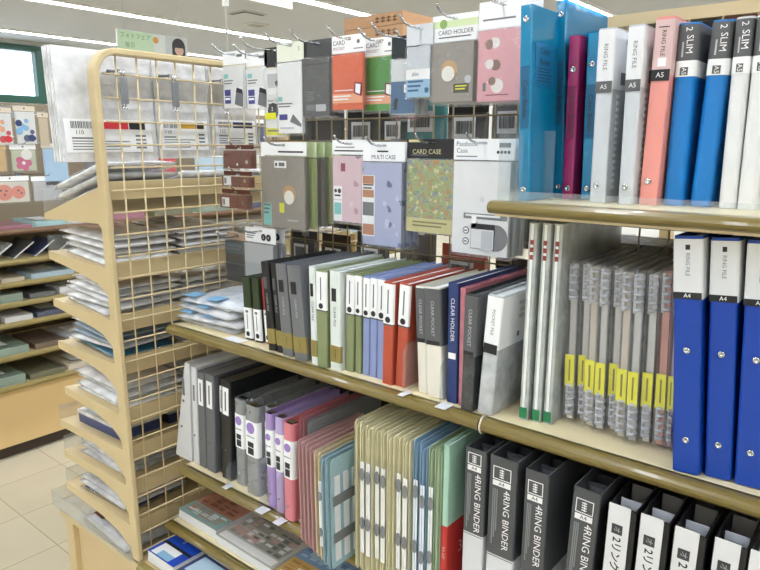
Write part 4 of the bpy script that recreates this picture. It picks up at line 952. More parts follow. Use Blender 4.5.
def art_blk(t,hd,bd,a,b,z0,zb,tp,fy):
    rect(bd,a+.004,b-.004,zb-.060,zb-.008,fy,white,'badge'); rect(bd,a+.014,b-.012,zb-.045,zb-.015,fy-.0006,lgrey); MB().disc((b-.022,fy-.0014,zb-.036),.006).build('dark_dot',dtext,bd)
    text('Inner Case',.0095,dtext,bd,(0,fy-.0009,zb-.073)); lines(bd,a+.014,b-.006,zb-.088,zb-.080,1,fy,ink)
    MB().disc((-.004,fy-.0006,z0+.062),.018,'y',.0005,20).build('black_badge',black,bd); text('2',.013,ltext,bd,(-.006,fy-.0014,z0+.066))
    rect(bd,a+.003,b-.003,z0+.008,z0+.024,fy,yelp,'yellow_strip'); rect(bd,a+.003,a+.04,z0+.044,z0+.058,fy-.0012,yelp,'yellow_strip'); lines(bd,a+.010,b-.01,z0+.012,z0+.020,1,fy-.0006,ink)
    rect(hd,b-.020,b-.002,tp-.016,tp-.002,-.0001,yelp)
hook('display hook of the black headed inner case pack', -1.166, .205, .96)
pack('tall pack with black header and yellow strips in the upper row', -1.200,1.050,.213,.068,.200,.042,frostc,black,art_blk,cat='inner case')
def art_pen(t,hd,bd,a,b,z0,zb,tp,fy):
    text('S',.012,ink,hd,(b-.014,-.0004,tp-.016)); rect(bd,a+.004,b-.004,z0+.006,z0+.066,fy,white,'front_label')
    rect(bd,a+.004,a+.018,z0+.074,z0+.084,fy,aqua); lines(bd,a+.006,a+.05,z0+.058,z0+.070,2,fy-.0006,ink)
    rect(bd,a+.008,a+.034,z0+.034,z0+.046,fy-.0006,indigo)
    MB().prism([(.000,z0+.030),(.034,z0+.018),(.036,z0+.024),(.010,z0+.046)], fy-.0010, fy-.0006, 'y').build('case_print', ink, bd); lines(bd,a+.01,b-.03,z0+.010,z0+.018,1,fy-.0006,lgrey)
hook('display hook of the tall frosted pack in the upper row', -1.103, .210, .975)
pack('tall frosted pack with indigo print left of the charcoal case', -1.146,1.040,.218,.084,.198,.040,frostc,mat('lime_white_header','e4e8d6',.5),art_pen,cat='card case')
def art_dk(t,hd,bd,a,b,z0,zb,tp,fy):
    rect(bd,.002,b-.014,z0+.014,z0+.028,fy,lgrey,'pale_patch'); rect(bd,a+.018,-.001,z0+.016,z0+.028,fy,ink,'grey_patch'); lines(bd,a+.02,.0,z0+.034,z0+.055,5,fy,ink)
    rect(bd,a+.004,b-.004,zb-.018,zb-.014,fy,black,'zip')
hook('display hook of the charcoal zip case', -1.028, .208, .975)
for k in range(2): pack(['charcoal zip case with pale patch, front of its hook','charcoal zip case hidden behind another charcoal one'][k], -1.073+.003*k,1.045+.022*k,.216,.090,.160,.034,darkw,pvc if False else mat('silver_header','4b4c4c',.25,.3),art_dk if k==0 else None,cat='zip case',group='charcoal zip cases',bt=.014)
def art_or(t,hd,bd,a,b,z0,zb,tp,fy):
    text('CARD',.0125,dtext,hd,(a+.020,-.0004,tp-.014)); text('POCKET',.0085,plum,hd,(a+.020,-.0004,tp-.025)); MB().disc((b-.018,-.0003,tp-.014),.004).build('round_mark',ink,hd); lines(hd,b-.03,b-.006,zb+.004,zb+.008,1,0,ink)
    rect(bd,a+.004,b-.004,z0+.018,z0+.036,fy,mat('peach_strip','eba27c',.5),'pale_strip'); lines(bd,a+.007,a+.055,z0+.021,z0+.033,2,fy-.0006,ltext); lines(bd,a+.010,a+.06,z0+.040,z0+.044,1,fy,ltext)
    MB().prism([(b-.026,z0+.036),(b-.006,z0+.030),(b-.004,z0+.056),(b-.024,z0+.058)], fy-.0012, fy-.0006, 'y').build('picture_print', plum, bd)
    MB().prism([(b-.022,z0+.038),(b-.010,z0+.034),(b-.008,z0+.053),(b-.021,z0+.055)], fy-.0018, fy-.0013, 'y').build('picture_print', ltext, bd)
hook('display hook of the orange card pocket', -.934, .208, .985)
pack('orange card pocket in the upper row', -.979,1.040,.216,.090,.150,.034,orange,white,art_or)
hook('display hook of the green card pocket', -.868, .200, 1.0)
pack('green card pocket half hidden behind the orange one', -.9085,1.062,.208,.081,.145,.034,greenc,white,art_or)
def art_rd(t,hd,bd,a,b,z0,zb,tp,fy):
    rect(bd,a+.002,b-.002,zb-.034,zb-.010,fy,yelp,'yellow_strip'); lines(bd,a+.006,b-.01,zb-.028,zb-.016,1,fy-.0006,ink); rect(bd,a+.006,b-.006,z0+.03,z0+.058,fy,mat('red_print2','b2263c',.5))
hook('display hook of the wine red pack at the back of the upper row', -.872, .212, 1.12)
pack('wine red pack with yellow strip, behind the green card pocket', -.905,1.15,.220,.066,.170,.040,floral('wine_print','7d2440',['c2566a','e0c9c9','5a1a2c','a83a50'],40,.3),black,art_rd)
def art_bl(t,hd,bd,a,b,z0,zb,tp,fy):
    rect(bd,a+.004,b-.004,z0+.006,z0+.066,fy,bluew,'blue_panel'); rect(bd,a+.036,a+.062,z0+.045,z0+.060,fy-.0006,white,'white_tag'); MB().disc((a+.042,fy-.0012,z0+.052),.003).build('dot',tan,bd)
    MB().prism([(a+.008,z0+.016),(a+.018,z0+.012),(a+.022,z0+.034),(a+.014,z0+.036)], fy-.0010, fy-.0006, 'y').build('picture_print', dtext, bd)
hook('display hook of the denim blue case', -.798, .196, .955)
for k in range(2): pack(['denim blue and white case with a white tag, front of its hook','denim blue and white case behind another denim blue one'][k], -.832+.006*k,1.052+.022*k,.204,.066,.150,.040,mat('pearl_case','d3d8da',.35),mat('dark_foil_header','2c3436',.2,.4),art_bl if k==0 else None,cat='card case',group='denim blue cases',bt=.012)
def art_cl(t,hd,bd,a,b,z0,zb,tp,fy):
    rect(bd,a+.003,b-.003,z0+.004,z0+.036,fy,skyw,'sky_label'); rect(bd,a+.003,b-.003,z0+.036,z0+.054,fy,white,'title_strip'); text('slim',.010,dtext,bd,(-.006,fy-.0009,z0+.045)); lines(bd,a+.007,b-.018,z0+.010,z0+.034,3,fy-.0006,bluew)
    MB().disc((b-.010,fy-.0008,z0+.016),.005).build('round_mark',bluew,bd)
hook('display hook of the clear pouch with sky blue label', -.752, .209, .975)
for k in range(2): pack(['clear pouch with sky blue label, front of its hook','clear pouch with sky blue label, behind another clear pouch'][k], -.783+.004*k,1.035+.020*k,.217,.060,.133,.036,mat('silver_case','ccd2d8',.25),mat('pale_header','d4d7db',.4),art_cl if k==0 else None,cat='pouch',group='clear pouches with sky labels',bt=.008)
def art_ho(t,hd,bd,a,b,z0,zb,tp,fy):
    rect(hd,a,b,zb+.024,tp-.0095,-.0001,lime,'lime_strip'); MB().disc((a+.024,-.0007,zb+.030),.008).build('leaf_mark',mat('leaf_print','8fae62',.5),hd); text('CARD HOLDER',.0108,dtext,hd,(.002,-.0004,zb+.015)); lines(hd,a+.014,b-.014,zb+.004,zb+.008,1,0,dtext)
    MB().disc((-.006,fy-.0006,z0+.060),.0175,'y',.0005,22).build('round_print', tan, bd); MB().disc((-.008,fy-.0012,z0+.054),.0135,'y',.0005,20).build('round_print', ivory, bd)
    rect(bd,.004,b-.012,z0+.020,z0+.036,fy,mat('dark_olive_tag','3b3620',.5),'dark_tag'); lines(bd,.008,b-.016,z0+.023,z0+.033,2,fy-.0006,yelp); MB().disc((b-.014,fy-.001,z0+.043),.007,'y',.0005,16).build('round_print',lgrey,bd)
hook('display hook of the warm grey card holders', -.680, .219, .985)
for k in range(4): pack(f'warm grey card holder with lime strip, {["front","second","third","rearmost"][k]} on its hook', -.728+.003*k,1.040+.020*k,.227,.096,.155,.045,wgrey,white,art_ho if k==0 else None,cat='card holder',group='warm grey card holders',bt=.013)
def art_pk(t,hd,bd,a,b,z0,zb,tp,fy):
    lines(hd,a+.008,b-.02,zb+.010,zb+.016,1,0,ink); br = mat('animal_brown','8a6a5a',.5); wh = mat('animal_white','eee6e2',.5)
    for (x_,z_,r_,m) in [(-.020,.098,.008,br),(-.008,.100,.009,wh),(-.018,.066,.008,wh),(-.006,.064,.009,br),(-.012,.038,.007,br),(-.002,.030,.012,wh)]:
        MB().disc((x_,fy-.0005-.0002*abs(x_)*10,z0+z_),r_,'y',.0004,18).build('animal_shape', m, bd)
    rect(bd,-.030,-.024,z0+.022,z0+.036,fy,ink); lines(bd,-.024,.02,z0+.012,z0+.016,1,fy,plum)
hook('display hook of the pink card cases beside the top shelf', -.583, .230, .975)
for k in range(3): pack(f'pink card case with little animal shapes, {["front","second","third"][k]} on its hook', -.628+.004*k,1.035+.020*k,.238,.090,.168,.044,pinkcase,white,art_pk if k==0 else None,cat='card case',group='pink card cases',bt=.012)
# --- two packs hanging low beside the mini files ------------------------------
def art_can(t,hd,bd,a,b,z0,zb,tp,fy):
    rect(bd,a+.004,b-.004,zb-.034,zb-.006,fy,mat('dusty_blue_print','3f5560',.5),'upper_print'); lines(bd,a+.01,b-.01,zb-.028,zb-.012,2,fy-.0006,ink); rect(bd,a+.004,b-.004,z0+.05,z0+.052,fy,ink)
hook('display hook of the dark pouch above the flat packets', -1.322, -.226, .99, root=BK)
pack('dark grey clear pouch hanging above the flat packets on the middle shelf', -1.362,1.050,-.2175,.080,.128,.018,mat('dark_contents','2c3032',.35),mat('cork_header','b39c84',.5),art_can,cat='pouch',bt=.020)
def art_wb(t,hd,bd,a,b,z0,zb,tp,fy):
    for x_ in (.012,.030): MB().disc((x_,-.0003,zb+.014),.0085,'y',.0005,18).build('black_dot',black,hd); text('2' if x_ < .02 else '4',.009,ltext,hd,(x_,-.0010,zb+.014))
    lines(hd,a+.006,a+.04,zb+.006,zb+.022,3,0,ink); rect(bd,a+.004,b-.004,zb-.05,zb-.004,fy,lgrey,'grey_panel')
hook('display hook of the white headed pack with two black dots', -1.222, -.204, .985)
for k in range(2): pack(['clear pack with white header and two black dots, front of its hook','clear pack with white header, behind the one with two black dots'][k], -1.278+.004*k,1.040+.024*k,-.196,.112,.150,.036,mat('silver_contents','a9aeb0',.3),white,art_wb,cat='pouch',group='white headed packs',bt=.014)

# --- goods on the far side of the wire back, glimpsed between the front ones --
dkp = [mat('far_black','1b1b1d',.4),mat('far_charcoal','37393b',.4),mat('far_brown','4a3a30',.4),mat('far_teal','2f9a9c',.4),mat('far_wine','6a2a38',.4),mat('far_grey','6a6d70',.4),mat('far_green','2d4a38',.4)]
def farpack(label, x, top, w, h, m, y=1.255, lab=True, hd=None):
    t = thing('hanging_pack', label, 'accessory pack', (x+w/2,y,top), (0,0,0), 'packs hanging on the far side of the wire back')
    MB().box(-w/2+.003,w/2-.003,-.008,.008,-h+.004,-.022).build('insert', m, t)
    MB().box(-w/2,w/2,-.001,.001,-.0215,.006).build('header_card', hd or m, t)
    MB().box(-w/2,w/2,-.0102,-.0096,-h,-.022).build('bag', bag, t)
    if lab:
        l = MB().box(-w*.3,w*.25,-.0112,-.0106,-.075,-.03).build('price_label', white, t); barcode(l,-w*.24,w*.19,-.065,-.038,-.0114,int(x*1000))
    return t
FP = [(-1.335,.185,.09,.18,1),(-1.235,.185,.09,.18,0),(-1.13,.085,.11,.19,0),(-1.02,.085,.085,.19,0),(-.96,.105,.125,.19,3),(-.83,.09,.10,.20,0),(-.72,.10,.085,.19,5),(-.63,.10,.12,.19,4),
      (-1.33,-.02,.10,.20,2),(-1.21,-.02,.10,.2,1),(-1.08,-.02,.11,.2,0),(-.96,-.13,.10,.2,2),(-.84,-.02,.11,.19,1),(-.71,-.02,.11,.2,0),(-.60,-.02,.10,.2,1),
      (-1.10,-.22,.10,.2,1),(-.98,-.34,.10,.1,0),(-.84,-.225,.12,.2,None),(-.70,-.24,.10,.2,2),(-.58,-.23,.10,.2,0),(-1.345,-.235,.10,.2,1),(-1.225,-.235,.10,.2,2)]
SEEN = {}
OM = mat('far_orange','c4573a',.4)
for (x,top,w,h,ci) in FP:
    nmx = {0:'black',1:'charcoal',2:'brown',3:'teal',4:'wine red',5:'grey',6:'dark green',None:'orange'}[ci]
    row_ = 'upper' if top > .05 else ('middle' if top > -.125 else 'lower'); SEEN[(nmx,row_)] = SEEN.get((nmx,row_),0)+1; q = SEEN[(nmx,row_)]
    lb = f"{nmx} bar coded pack, {ORD[q-1]} such in {row_} row behind the wire back"
    farpack(lb, x, top, w, h, OM if ci is None else dkp[ci], y=1.255 if top > .05 else (1.29 if top > -.125 else 1.258))
for k in range(8):
    lb = f"{['dark green','black'][k%2]} case standing beyond the wire back behind the {['teal binders','frosted binders','pink binder','blue slim files','blue slim files','white slim files','white slim files','right edge of the shelf'][k]}, {['left','right'][k%2]} one"
    x = -.46+.105*k
    t = thing('storage_case', lb, 'case', (x,1.272,-.1185), (0,0,0), 'cases on the far side of the right bay')
    MB().box(0,.095,0,.03,0,.343).build('case', dkp[6] if k%2==0 else dkp[0], t); MB().box(.02,.075,-.0006,-.0002,.2,.23).build('case_label', dkp[5], t)
redf = floral('red_pack_print','b3243f',['e58a9a','f0d9d9','8a1730','d64a62'],50,.35)
for k in range(3):
    pk_ = farpack(f"red printed pack above the slim files, {['left','middle','right'][k]} of three behind the top rail", -.30+.115*k, .226, .11, .09, redf, 1.252, False)
for k in range(7):
    x = -.47+.125*k
    t = thing('storage_case', f"dark box on the rear shelf behind the {['clear display books','first ring notebooks','later ring notebooks','first blue binder','middle blue binder','right blue binder','right end of the middle shelf'][k]}", 'case', (x,1.255,-.4495),(0,0,0),'dark boxes on the rear shelf')
    MB().box(0,.115,0,.12,0,.27).build('case', dkp[[1,2,0,5,1,2,0][k]], t); MB().box(.03,.09,-.0006,-.0002,.18,.23).build('case_label', dkp[5], t)
for k in range(10):
    x = -1.34+.172*k
    t = thing('storage_case', f"dark box low on the rear shelf, {ORD[k]} from the wire rack", 'case', (x,1.255,-.8295),(0,0,0),'dark boxes low on the rear shelf')
    MB().box(0,.16,0,.15,0,.30).build('case', dkp[[1,2,0,1,2,0,1,5,1,2][k]], t); MB().box(.03,.12,-.0006,-.0002,.18,.23).build('case_label', dkp[5], t)
# ------------------------------------------------------------------ flat packets at the left end of the middle shelf
pb = mat('pale_blue_band','7fb4da',.45); stripes = mat('grey_sheet','b4b8bd',.45); sandy = mat('sand_patch','c9bb7a',.5)
for k,(x,y,rz,m,nm) in enumerate([(-1.235,1.00,.0,stripes,'lowest'),(-1.225,.985,.10,paperw,'second from the bottom'),(-1.232,.99,-.05,stripes,'third from the bottom'),(-1.228,1.0,.08,pblue,'topmost')]):
    z = -.4125+.0175*k
    r_ = packet(f'clear packet with blue tabs on the middle shelf, {nm} of the pile', 'packets with blue tabs', (x,y,z), (0,0,rz), .20,.235,.0125,pvc,None,m,'flat_packet','paper packet')
    mb = MB()
    for j in range(2): mb.box(-.095+.075*j,-.055+.075*j,-.117,-.075,.0140,.0145)
    mb.build('blue_tab', pb, r_)
    if k == 3: MB().prism([(-.02,.0),(.05,-.01),(.06,.02),(.0,.035)], .0150,.0154).build('sand_patch', sandy, r_)
    if k in (1,2): MB().box(.0,.08,-.10,-.06,.0140,.0145).build('white_tab', white, r_)
t = thing('shelf_price_tag', 'small white price tag lying at the edge of the middle shelf before the mini files', 'price tag', (-1.10,.858,-.4126)); MB().box(-.03,.02,-.008,.018,0,.0012).build('tag', white, t)

# ------------------------------------------------------------------ flat pads and planners on the two lowest levels
def flatpad(label, x, y, z, w, d, h, rz, cov, blocks, wrap=True, cat='pad', name='paper_pad', group=None, tilt=0):
    t = thing(name, label, cat, (x,y,z), (tilt,0,rz), group)
    mb = MB()
    for k in range(3): mb.box(.0008*k, w-.0006*k, .0006*k, d, h*k/3+.0001, h*(k+1)/3)
    mb.build('paper_block', pagew, t)
    c = MB().box(0,w,0,d,h+.0001,h+.0008).build('cover', cov, t)
    for q,(a,b,e,f_,m,nm) in enumerate(blocks): MB().box(a*w,b*w,e*d,f_*d,h+.0009,h+.0012+.00012*q).build(nm, m, c)
    if wrap: MB().box(-.002,w+.002,-.002,d+.002,h+.0022,h+.0026).build('wrapper', bag, t)
    return t, c
rust = mat('rust_cover','bd7a62',.5); tealg = mat('teal_grey_print','8fb8b6',.5); newsp = mat('news_grey','c0c2bd',.55); bluec = mat('sky_cover','6f9cce',.5); sand = mat('sand_cover','d3a95c',.5); palew = mat('pale_cover','dfdfd8',.55); royal = mat('royal_cover','1a46b0',.4)
def newsprint(c, w, d, h, x0, x1, y0, y1, n, mats, seed):
    """columns of small printed blocks over part of a cover"""
    rnd = random.Random(seed); bs = [MB() for _ in mats]
    for i in range(n):
        for j in range(n):
            a = x0+(x1-x0)*i/n; b = a+(x1-x0)/n*rnd.uniform(.55,.9); e = y0+(y1-y0)*j/n; f = e+(y1-y0)/n*rnd.uniform(.3,.85)
            rnd.choice(bs).box(a*w,b*w,e*d,f*d,h+.0020,h+.0022)
    for m,b in zip(mats,bs):
        if b.v: b.build('fine_print', m, c)
rz = 0
z = -.9440
t,c = flatpad('calendar pack with rust and teal cover at the left end of the lower ledge', -1.375,.868,z,.155,.26,.024,.0,rust,[(0,1,0,.2,tealg,'teal_panel'),(.1,.3,.08,.12,ltext,'title'),(.15,.8,.55,.62,mat('pale_rust','c98a6c',.5),'title'),(.05,.12,.2,.36,mat('pale_rust','c98a6c',.5),'print')],name='calendar_pack',cat='calendar')
text('2024',.03,mat('pale_rust','c98a6c',.5),c,(.08,.17,.0262),(0,0,0)); newsprint(c,.155,.26,.024,.1,.95,.05,.18,5,[ltext,mat('pale_rust','c98a6c',.5)],3); newsprint(c,.155,.26,.024,.1,.95,.24,.5,4,[mat('pale_rust','c98a6c',.5),mat('deep_rust','8f5140',.5)],4)
t,c = flatpad('grey printed planner pack beside the rust calendar pack', -1.214,.862,z,.205,.27,.020,-.02,newsp,[(.03,.97,.02,.1,white,'white_band'),(.1,.9,.30,.66,mat('fine_print','9a9c94',.6),'print'),(.55,.95,.12,.28,mat('fine_print','9a9c94',.6),'print'),(.05,.5,.14,.22,mat('pinkish','caa6a0',.6),'print'),(.08,.95,.72,.76,dgrey,'dark_line'),(.6,.95,.8,.95,mat('pinkish','caa6a0',.6),'print')],name='planner_pack',cat='planner')
newsprint(c,.205,.27,.020,.06,.95,.12,.62,8,[mat('fine_print','9a9c94',.6),mat('pinkish','caa6a0',.6),ink,paperw],5)
t,c = flatpad('calendar pack with blue and sand cover in the middle of the lower ledge', -.998,.840,z,.17,.29,.022,.03,bluec,[(0,1,0,.28,sand,'sand_panel'),(.1,.7,.05,.09,ltext,'title'),(.15,.8,.36,.42,mat('pale_blue_print','a9c8e2',.5),'print'),(.2,.9,.48,.52,mat('pale_blue_print','a9c8e2',.5),'print'),(.3,.7,.62,.72,mat('pale_blue_print','a9c8e2',.5),'print')],name='calendar_pack',cat='calendar')
newsprint(c,.17,.29,.022,.06,.95,.04,.26,5,[ltext,mat('deep_sand','b98a3c',.5)],6); newsprint(c,.17,.29,.022,.06,.95,.32,.75,6,[mat('pale_blue_print','a9c8e2',.5),mat('deep_blue_print','4f7fb4',.5)],7)
text('2024',.032,mat('pale_blue_print','a9c8e2',.5),c,(.085,.16,.0242),(0,0,0))
t,c = flatpad('pale planner pack with coloured squares right of the blue calendar pack', -.82,.835,z,.19,.29,.022,-.02,palew,[(.1,.42,.35,.62,mat('squares_yellow','d9c77a',.5),'squares'),(.5,.85,.35,.62,mat('squares_rose','d9a79a',.5),'squares'),(.1,.85,.7,.75,ink,'print'),(.1,.8,.06,.24,bluec,'blue_print'),(.45,.9,.8,.94,mat('pinkish','caa6a0',.6),'print')],name='planner_pack',cat='planner')
newsprint(c,.19,.29,.022,.06,.95,.30,.9,7,[mat('squares_yellow','d9c77a',.5),mat('squares_rose','d9a79a',.5),ink,bluec],8)
text('7',.06,royal,c,(.15,.08,.0242),(0,0,.3))
for k in range(3):
    flatpad(f'plain planner pack on the ledge under the tall folders, {ORD[k]} from the left', -.60+.20*k,.88,z,.18,.26,.018,0,palew,[(.1,.9,.1,.3,bluec,'print')],name='planner_pack',cat='planner',group='planner packs under the tall folders')
zb_ = -1.0145
t,c = flatpad('blue covered slip pad at the foot of the wire rack', -1.368,.770,zb_,.11,.15,.030,.0,royal,[(.62,.92,.78,.97,white,'white_panel'),(.1,.75,.02,.3,white,'white_panel'),(.3,.75,.02,.16,skyw,'sky_panel'),(.0,1,.30,.36,black,'black_line')],False,cat='slip pad')
text('PADS OF SLIPS',.0115,ltext,c,(.035,.105,.0315),(0,0,-1.2)); 
MB().box(.068,.1,.122,.142,.0316,.0319).build('dark_mark', royal, c)
t,c = flatpad('ring punched grey slip pad behind the blue covered one', -1.366,.925,zb_,.135,.19,.026,.0,stripes,[(.05,.95,.06,.1,lgrey,'line'),(.05,.95,.4,.43,lgrey,'line')],False,cat='slip pad')
mb = MB()
for k in range(9): mb.box(.006+.014*k,.011+.014*k,.178,.186,.0276,.028)
mb.build('punch_hole', mat('maroon_edge','6b3a34',.5), c)
t,c = flatpad('blue covered slip pad with pale panel, second along the bottom deck', -1.250,.772,zb_,.115,.15,.026,-.02,navy,[(.1,.9,.1,.5,pblue,'pale_panel'),(.1,.9,.55,.62,ltext,'title')],False,cat='slip pad')
t,c = flatpad('ring punched grey slip pad, second along the bottom deck', -1.222,.930,zb_,.135,.19,.022,.0,stripes,[(.05,.95,.2,.23,lgrey,'line')],False,cat='slip pad')
t,c = flatpad('royal blue slip pad with white lettering under the pink folders', -.985,.775,zb_,.13,.17,.03,.0,royal,[(.1,.9,.3,.4,white,'title'),(.1,.6,.6,.9,skyw,'sky_panel')],False,cat='slip pad')
for k in range(3): flatpad(f'pale slip pad along the bottom deck, {ORD[k]} right of the royal blue pad', -.83+.15*k,.78,zb_,.13,.17,.026,0,palew,[(.1,.9,.1,.3,royal,'print')],False,cat='slip pad',group='pale slip pads on the bottom deck')

# ------------------------------------------------------------------ gondola across the aisle (faces +X)
GX = -3.05
gt = thing('shelving_unit', 'cream shelving with brown shelf edges across the aisle at the far left', 'shelf unit', (GX,1.0,-1.42))
def gb(mb, name, m, par=None):
    mb.v = [(a-GX,b-1.0,c+1.42) for a,b,c in mb.v]; return mb.build(name, m, par or gt)
gy0, gy1 = -1.2, 4.2
gb(MB().box(GX-.9,GX-.03,gy0,gy1,-1.36,-1.10), 'base', mat('tan_base','d8b982',.5,vary=.02)); gb(MB().box(GX-.88,GX-.06,gy0+.02,gy1-.02,-1.42,-1.36), 'plinth', brown)
gb(MB().box(GX-.47,GX-.45,gy0,gy1,-1.10,.19), 'back_panel', mat('taupe_panel','8a7c66',.6))
GZ = [(-1.075,0),(-.945,.03),(-.80,.05),(-.71,.06),(-.62,.07),(-.52,.08),(-.385,.10)]
for k,(z,ins) in enumerate(GZ):
    s = gb(MB().box(GX-.45,GX-.014-ins,gy0+.01,gy1-.01,z-.014,z), 'shelf', board)
    mb = MB(); mb.prism([(GX-.014-ins,z+.006),(GX-.014-ins,z-.020),(GX-ins-.004,z-.018),(GX-ins,z-.007),(GX-ins-.004,z+.004)], gy0, gy1, 'y'); gb(mb, 'edge_trim', oliveY if k < 6 else mat('walnut_trim','6f5136',.35), s)
PAL = {'sage green':sage,'white':paperw,'pale blue':pblue,'navy':navy,'charcoal':blk2,'beige':bei,'dark grey':dkg,'dusty pink':mat('dusty_rose','a5647a',.5),'olive':mat('olive_sheet','6b6a4a',.5),'aqua':mat('aqua_sheet','a6cfd2',.5),'brown':mat('brown_sheet','6b5240',.5)}
def across(label, y, z, w, d, h, m, x=None, cat='stationery pack', group=None, rz=0, lab=None):
    t = thing('paper_packet', label, cat, ((x or GX-.03)-d/2, y+w/2, z+.0006), (0,0,rz), group)
    mb = MB(); mb.box(-d/2,d/2,-w/2,w/2,0,h*.85); mb.build('contents', m, t)
    mb = MB(); mb.box(-d/2,d/2+.001,-w/2,w/2,h*.86,h); mb.box(d/2+.0003,d/2+.0012,-w/2,w/2,0,h*.85); mb.build('wrapper', bag, t)
    if lab: MB().box(-d*.2,d*.3,-w*.3,w*.2,h+.0003,h+.0008).build('label', lab, t)
    return t
SM = ['bottom shelf','second shelf up','third shelf up','fourth shelf up','fifth shelf up','sixth shelf up','top shelf']
SN = ['bottom shelf','second shelf from the bottom','third shelf from the bottom','fourth shelf from the bottom','fifth shelf from the bottom','sixth shelf from the bottom','top shelf']
LAY = {0:[(.80,.16,.05,'pale blue'),(.98,.22,.045,'sage green'),(1.22,.16,.03,'olive'),(1.40,.2,.03,'beige'),(1.64,.2,.04,'white')],
       1:[(.78,.2,.03,'charcoal'),(1.0,.24,.04,'sage green'),(1.27,.14,.03,'brown'),(1.43,.16,.035,'white'),(1.62,.2,.04,'dark grey')],
       2:[(.80,.2,.03,'navy'),(1.02,.12,.022,'charcoal'),(1.16,.12,.03,'white'),(1.30,.18,.028,'navy'),(1.50,.16,.03,'white'),(1.70,.2,.03,'aqua')],
       3:[(.80,.22,.035,'navy'),(1.05,.20,.045,'sage green'),(1.28,.12,.03,'dark grey'),(1.42,.2,.04,'white'),(1.65,.2,.03,'beige')],
       4:[(.82,.2,.025,'brown'),(1.05,.10,.03,'charcoal'),(1.17,.10,.025,'beige'),(1.30,.2,.03,'pale blue'),(1.53,.18,.04,'white')],
       6:[(.82,.16,.02,'brown'),(1.0,.16,.022,'white'),(1.18,.16,.02,'dusty pink'),(1.36,.14,.03,'aqua'),(1.53,.16,.03,'white'),(1.72,.2,.04,'dusty pink')]}
for si,its in LAY.items():
    z, ins = GZ[si]
    for j,(y,w,h,cn) in enumerate(its):
        across(f'{cn} packet, {ORD[j]} from left, {SM[si]} across the aisle', y, z, w, .26, h, PAL[cn], GX-.03-ins, group=f'packets on the {SN[si]} across the aisle', lab=paperw if j%2 else None)
    for j in range(7):
        cn = list(PAL)[(j*3+si*5)%11]
        across(f'{cn} packet, {ORD[j]} beyond the wire rack, {SM[si]} across the aisle', 1.98+.30*j, z, .24, .26, .03+.01*((j+si)%3), PAL[cn], GX-.03-ins, group=f'packets far along the {SN[si]} across the aisle', lab=paperw if j%2 else None)
# booklets leaning in a row on the sixth shelf
for j in range(8):
    t = thing('leaning_booklet', f'thin booklet leaning on the sixth shelf across the aisle, {ORD[j]} from the left', 'booklet', (GX-.20,.86+.095*j,GZ[5][0]+.008), (-.96,0,0), 'leaning booklets across the aisle')
    MB().box(-.11,.08,0,.004,.0,.115).build('pages', pagew, t); MB().box(-.111,.081,-.0018,-.0004,0,.116).build('cover', [dkg,navy,blk2,pagec][j%4], t); MB().box(-.111,.081,.0044,.0056,0,.116).build('cover', [pagec,pagec,dkg,pagec][j%4], t)
# packs hung on the pegboard above
def peg(label, y, top, w, h, body, head, art, x=-3.20, group=None):
    t = thing('hanging_pack', label, 'hanging pack', (x,y+w/2,top), (0,0,PI/2), group)
    MB().box(-w/2,w/2,-.001,0,-.022,0).build('header_card', head, t); i = MB().box(-w/2+.006,w/2-.006,-.006,.004,-h+.008,-.025).build('insert', body, t)
    MB().box(-w/2,w/2,-.0085,-.008,-h,-.023).build('bag', bag, t); MB().disc((0,-.002,-.01),.004).build('hang_hole', dgrey, t)
    if not group:
        k = thing('display_hook', 'steel hook carrying the '+label.split(' hung')[0].split(' above')[0]+' across the aisle', 'hook', (GX-.4495,y+w/2,top+.0028), (0,0,PI/2), 'hooks across the aisle')
        L = GX-.4495-x; mb = MB(); mb.tube([(0,-.0025,0),(0,L-.02,0),(0,L-.032,.003),(0,L-.040,.010)], .0022, 6); mb.build('rod', steel, k)
        MB().box(-.012,.012,-.0022,-.0006,-.02,.01).build('clip_plate', steel, k)
    if art: art(i, w, h)
    return t
redb = mat('red_bead','c8323a',.4); peach = mat('peach_bead','e0a080',.4); inkb = mat('deep_blue_bead','2e3f6a',.4); kraft = mat('kraft_board','c9a46c',.6); coral = mat('coral_pad','e08a78',.45); rosep = mat('rose_petal','cf5f8a',.45)
def a_flow(i,w,h):
    for k in range(5): MB().disc((math.cos(k*1.257)*.022-.004,-.0064,-h*.66+math.sin(k*1.257)*.022),.015,'y',.0006,16).build('petal', rosep, i)
    MB().disc((-.004,-.007,-h*.66),.008,'y',.0005).build('petal_centre', ivory, i); MB().disc((.012,-.0066,-h*.36),.024,'y',.0006,18).build('pale_shape', ivory, i)
def a_beads(m1,m2):
    def f(i,w,h):
        rnd = random.Random(w)
        for k in range(10): MB().disc((rnd.uniform(-w*.35,w*.35),-.0064-.0003*k,rnd.uniform(-h*.85,-h*.3)),rnd.uniform(.009,.016),'y',.0006,12).build('bead', m1 if k%2 else m2, i)
    return f
def a_coral(i,w,h):
    for s,r in ((-1,.036),(1,.030)): MB().disc((s*.030,-.0066-.0004*s,-h*.58),r,'y',.0007,22).build('round_pad', coral, i)
    for (x,z) in ((-.045,-.50),(-.022,-.52),(-.03,-.66),(.03,-.52),(.042,-.62)): MB().disc((x,-.0080,h*z),.0045).build('pad_dot', dgrey, i)
peg('bag of red and peach pieces hung at the top left across the aisle', 1.215,.155,.095,.17,mat('clear_white_fill','e1e1df',.5),bei,a_beads(redb,peach))
peg('bag of ivory pieces hung left of the red and peach ones across the aisle', 1.11,.15,.095,.17,mat('clear_white_fill','e1e1df',.5),bei,a_beads(ivory,sage))
peg('bag of deep blue pieces hung beside the red and peach ones across the aisle', 1.318,.165,.095,.175,mat('clear_white_fill','e1e1df',.5),bei,a_beads(inkb,pb))
